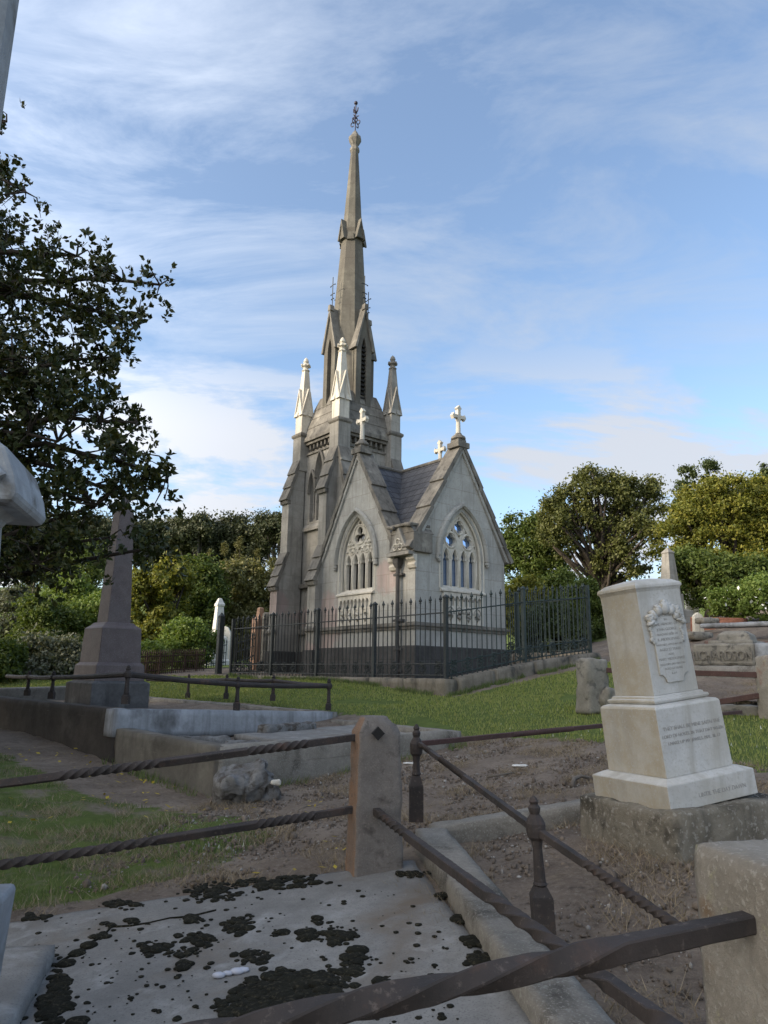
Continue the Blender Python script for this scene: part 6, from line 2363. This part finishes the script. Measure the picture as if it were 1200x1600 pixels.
for x, y, r, h, lab in ((-8.6, 9.6, 1.9, 4.6, 'unseen dense dark shrub added for shade outside the left edge beside the near tree'), (-7.2, 6.6, 1.5, 4.0, 'unseen dense dark shrub added for shade outside the left edge beside the dark plot wall'), (-15, 5.5, 4.6, 12.5, 'unseen big broad tree added for shade outside the left edge beside the near tree'), (-17, 13.5, 5.2, 13.5, 'unseen big broad tree added for shade outside the left edge behind the near tree'), (-12.5, -3, 4.4, 11.5, 'unseen big broad tree added for shade to the left behind the photographer'),
                        (-21, -1, 5, 13, 'unseen tall broad tree added for shade farthest to the left of the plots')):  # unseen trees and shrubs added to shade the plots and chapel
    z = g1(x, y)
    tree('broad_tree', lab, (x, y, z), [(x, y, z + h * .60, r, r, h * .38), (x + 1, y - 1, z + h * .36, r * .8, r * .8, h * .25), (x - 1, y + 1, z + h * .45, r * .9, r * .9, h * .3)], 9000, .30, LF_D, clumps=150, clump_r=.2, trunk_r=.3)


# ------------------------------------------------------------------ near tree on the left
def near_tree():
    base = Vector((-8.3, 10.4, g1(-8.3, 10.4)))
    g = thing('near_tree', 'large dark leathery leaved tree reaching in from the left in front of the sky', 'tree', base)
    poly = [(-160, 200), (-40, 215), (4, 238), (32, 245), (54, 290), (42, 318), (24, 345), (62, 372), (82, 335), (92, 362), (140, 380), (168, 402), (205, 410), (250, 425), (268, 440), (262, 458), (238, 462),
            (232, 500), (212, 525), (214, 545), (186, 565), (182, 600), (200, 630), (224, 652), (228, 690), (250, 712), (270, 722), (262, 745), (275, 775), (250, 800), (215, 835), (250, 860), (236, 872), (120, 905), (60, 940), (-160, 960)]
    holes = [(92, 468, 13, 14), (190, 490, 14, 12), (130, 560, 12, 10), (60, 560, 7, 7), (165, 640, 10, 8), (110, 700, 8, 6), (100, 790, 12, 10), (70, 720, 10, 8), (210, 790, 12, 8), (25, 400, 6, 6), (150, 745, 8, 6), (120, 830, 10, 6), (185, 700, 8, 8)]
    px = [p[0] for p in poly]
    py = [p[1] for p in poly]
    pts = []
    while len(pts) < 690:
        u, v = random.uniform(-160, 275), random.uniform(150, 960)
        if not bool(inside(poly, np.array([u]), np.array([v]))[0]):
            continue
        if any(((u - a) / c) ** 2 + ((v - b) / d) ** 2 < 1 for a, b, c, d in holes):
            continue
        if not all(bool(inside(poly, np.array([u + a_]), np.array([v + b_]))[0]) for a_, b_ in ((22, 0), (0, 20), (0, -22), (14, 14), (14, -14))):
            continue
        if 135 < u < 232 and v > 785:
            continue
        if v > 790 and u > 140 and random.random() < .8:
            continue
        dens = 1.0 if u < 50 else (.72 if u < 120 else .55)
        if random.random() > dens:
            continue
        y = random.uniform(8.4, 9.8) + max(0, (80 - u)) * random.uniform(0, .018)
        pts.append((u, v, y))
    # outline sprays, so that the edge of the crown is ragged in the right places
    pts += [(2, 172, 9.0), (-14, 190, 9.1), (-30, 215, 9.0)]
    for (u, v) in poly[3:32]:
        pts.append((u - 18, v + 6, random.uniform(8.6, 9.4)))
    pts += [(u, v, random.uniform(8.9, 9.5)) for u, v in ((222, 846), (250, 857), (272, 862), (240, 842), (228, 862), (150, 870), (175, 782), (196, 790), (186, 770), (206, 780), (170, 770), (200, 770))]
    cen = [dp(*p) for p in pts]
    # limbs
    top = Vector((.2, -.1, 8.6))
    mb = MB()
    trunk = [Vector((0, 0, -.4)), Vector((.15, 0, 1.5)), Vector((.1, -.1, 3.6)), Vector((.3, -.2, 6.0)), Vector((.3, -.1, 8.6))]
    mb.tube(trunk, [.34, .28, .23, .15, .06], 10)
    limb_nodes = []
    for tgt, s in (((250, 445, 9), 3), ((205, 500, 9.1), 3), ((120, 400, 9.0), 3), ((160, 560, 9.2), 2), ((215, 660, 9), 2), ((262, 740, 9), 2), ((210, 780, 9.3), 2), ((170, 840, 9.4), 1), ((245, 855, 9.6), 1), ((90, 690, 8.8), 2), ((40, 300, 9), 4), ((10, 190, 9), 4), ((60, 880, 9), 1),
                   ((85, 480, 9.3), 3), ((20, 560, 8.8), 2), ((150, 790, 9), 1), ((-60, 250, 9.4), 4), ((-90, 420, 9.4), 3), ((-80, 620, 9.2), 2), ((-70, 820, 9.2), 1)):
        e = Vector(dp(*tgt)) - base
        a = trunk[s] + Vector((0, 0, random.uniform(-.4, .2)))
        n = 9
        path = []
        for i in range(n + 1):
            t = i / n
            p = a.lerp(e, t) + Vector((0, 0, .45 * sin(pi * t) * (1 if s > 1 else .4)))
            p += noise.noise_vector(p * 1.1) * .16 * sin(pi * t)
            path.append(p)
        mb.tube(path, [.085 * (1 - .88 * i / n) + .006 for i in range(n + 1)], 7)
        limb_nodes += path[2:]
    # twigs join every spray to the nearest limb
    ln = np.array([tuple(p) for p in limb_nodes])
    for c in cen:
        q = np.array(c - base)
        i = int(np.argmin(((ln - q) ** 2).sum(1)))
        a = Vector(ln[i])
        e = Vector(q)
        mid = (a + e) / 2 + Vector((random.uniform(-.1, .1), random.uniform(-.1, .1), random.uniform(-.02, .12)))
        mb.tube([a, mid, e], [.016, .010, .004], 4, cap=False)
    mb.build('trunk', M_BARK, g, smooth=True)
    # leaves stand in rosettes along the end of each spray
    V = []
    for c in cen:
        c = np.array(c - base)
        sh = rng.integers(4, 8)
        for _ in range(sh):
            ax = rng.normal(size=3) * .8 + np.array([.35, -.1, .45])
            ax /= np.linalg.norm(ax)
            c2 = c + rng.normal(size=3) * .12
            for __ in range(rng.integers(8, 14)):
                side = rng.normal(size=3)
                side -= ax * (side @ ax)
                side /= np.linalg.norm(side)
                t = ax * rng.uniform(.2, .9) + side
                t /= np.linalg.norm(t)
                nrm = np.cross(t, rng.normal(size=3))
                nrm /= np.linalg.norm(nrm)
                b = np.cross(nrm, t)
                l = rng.uniform(.055, .115)
                w_ = l * rng.uniform(.24, .34)
                p0 = c2 + ax * rng.uniform(-.06, .08)
                V.append((p0, p0 + t * l * .45 + b * w_ + nrm * .008, p0 + t * l, p0 + t * l * .45 - b * w_ + nrm * .008))
    V = np.array(V)
    n = len(V)
    f = np.arange(n * 4).reshape(-1, 4)
    f = np.concatenate([f[:, [0, 1, 2]], f[:, [0, 2, 3]]])
    raw_mesh('crown', V.reshape(-1, 3), f, LF_NEAR, g)


near_tree()
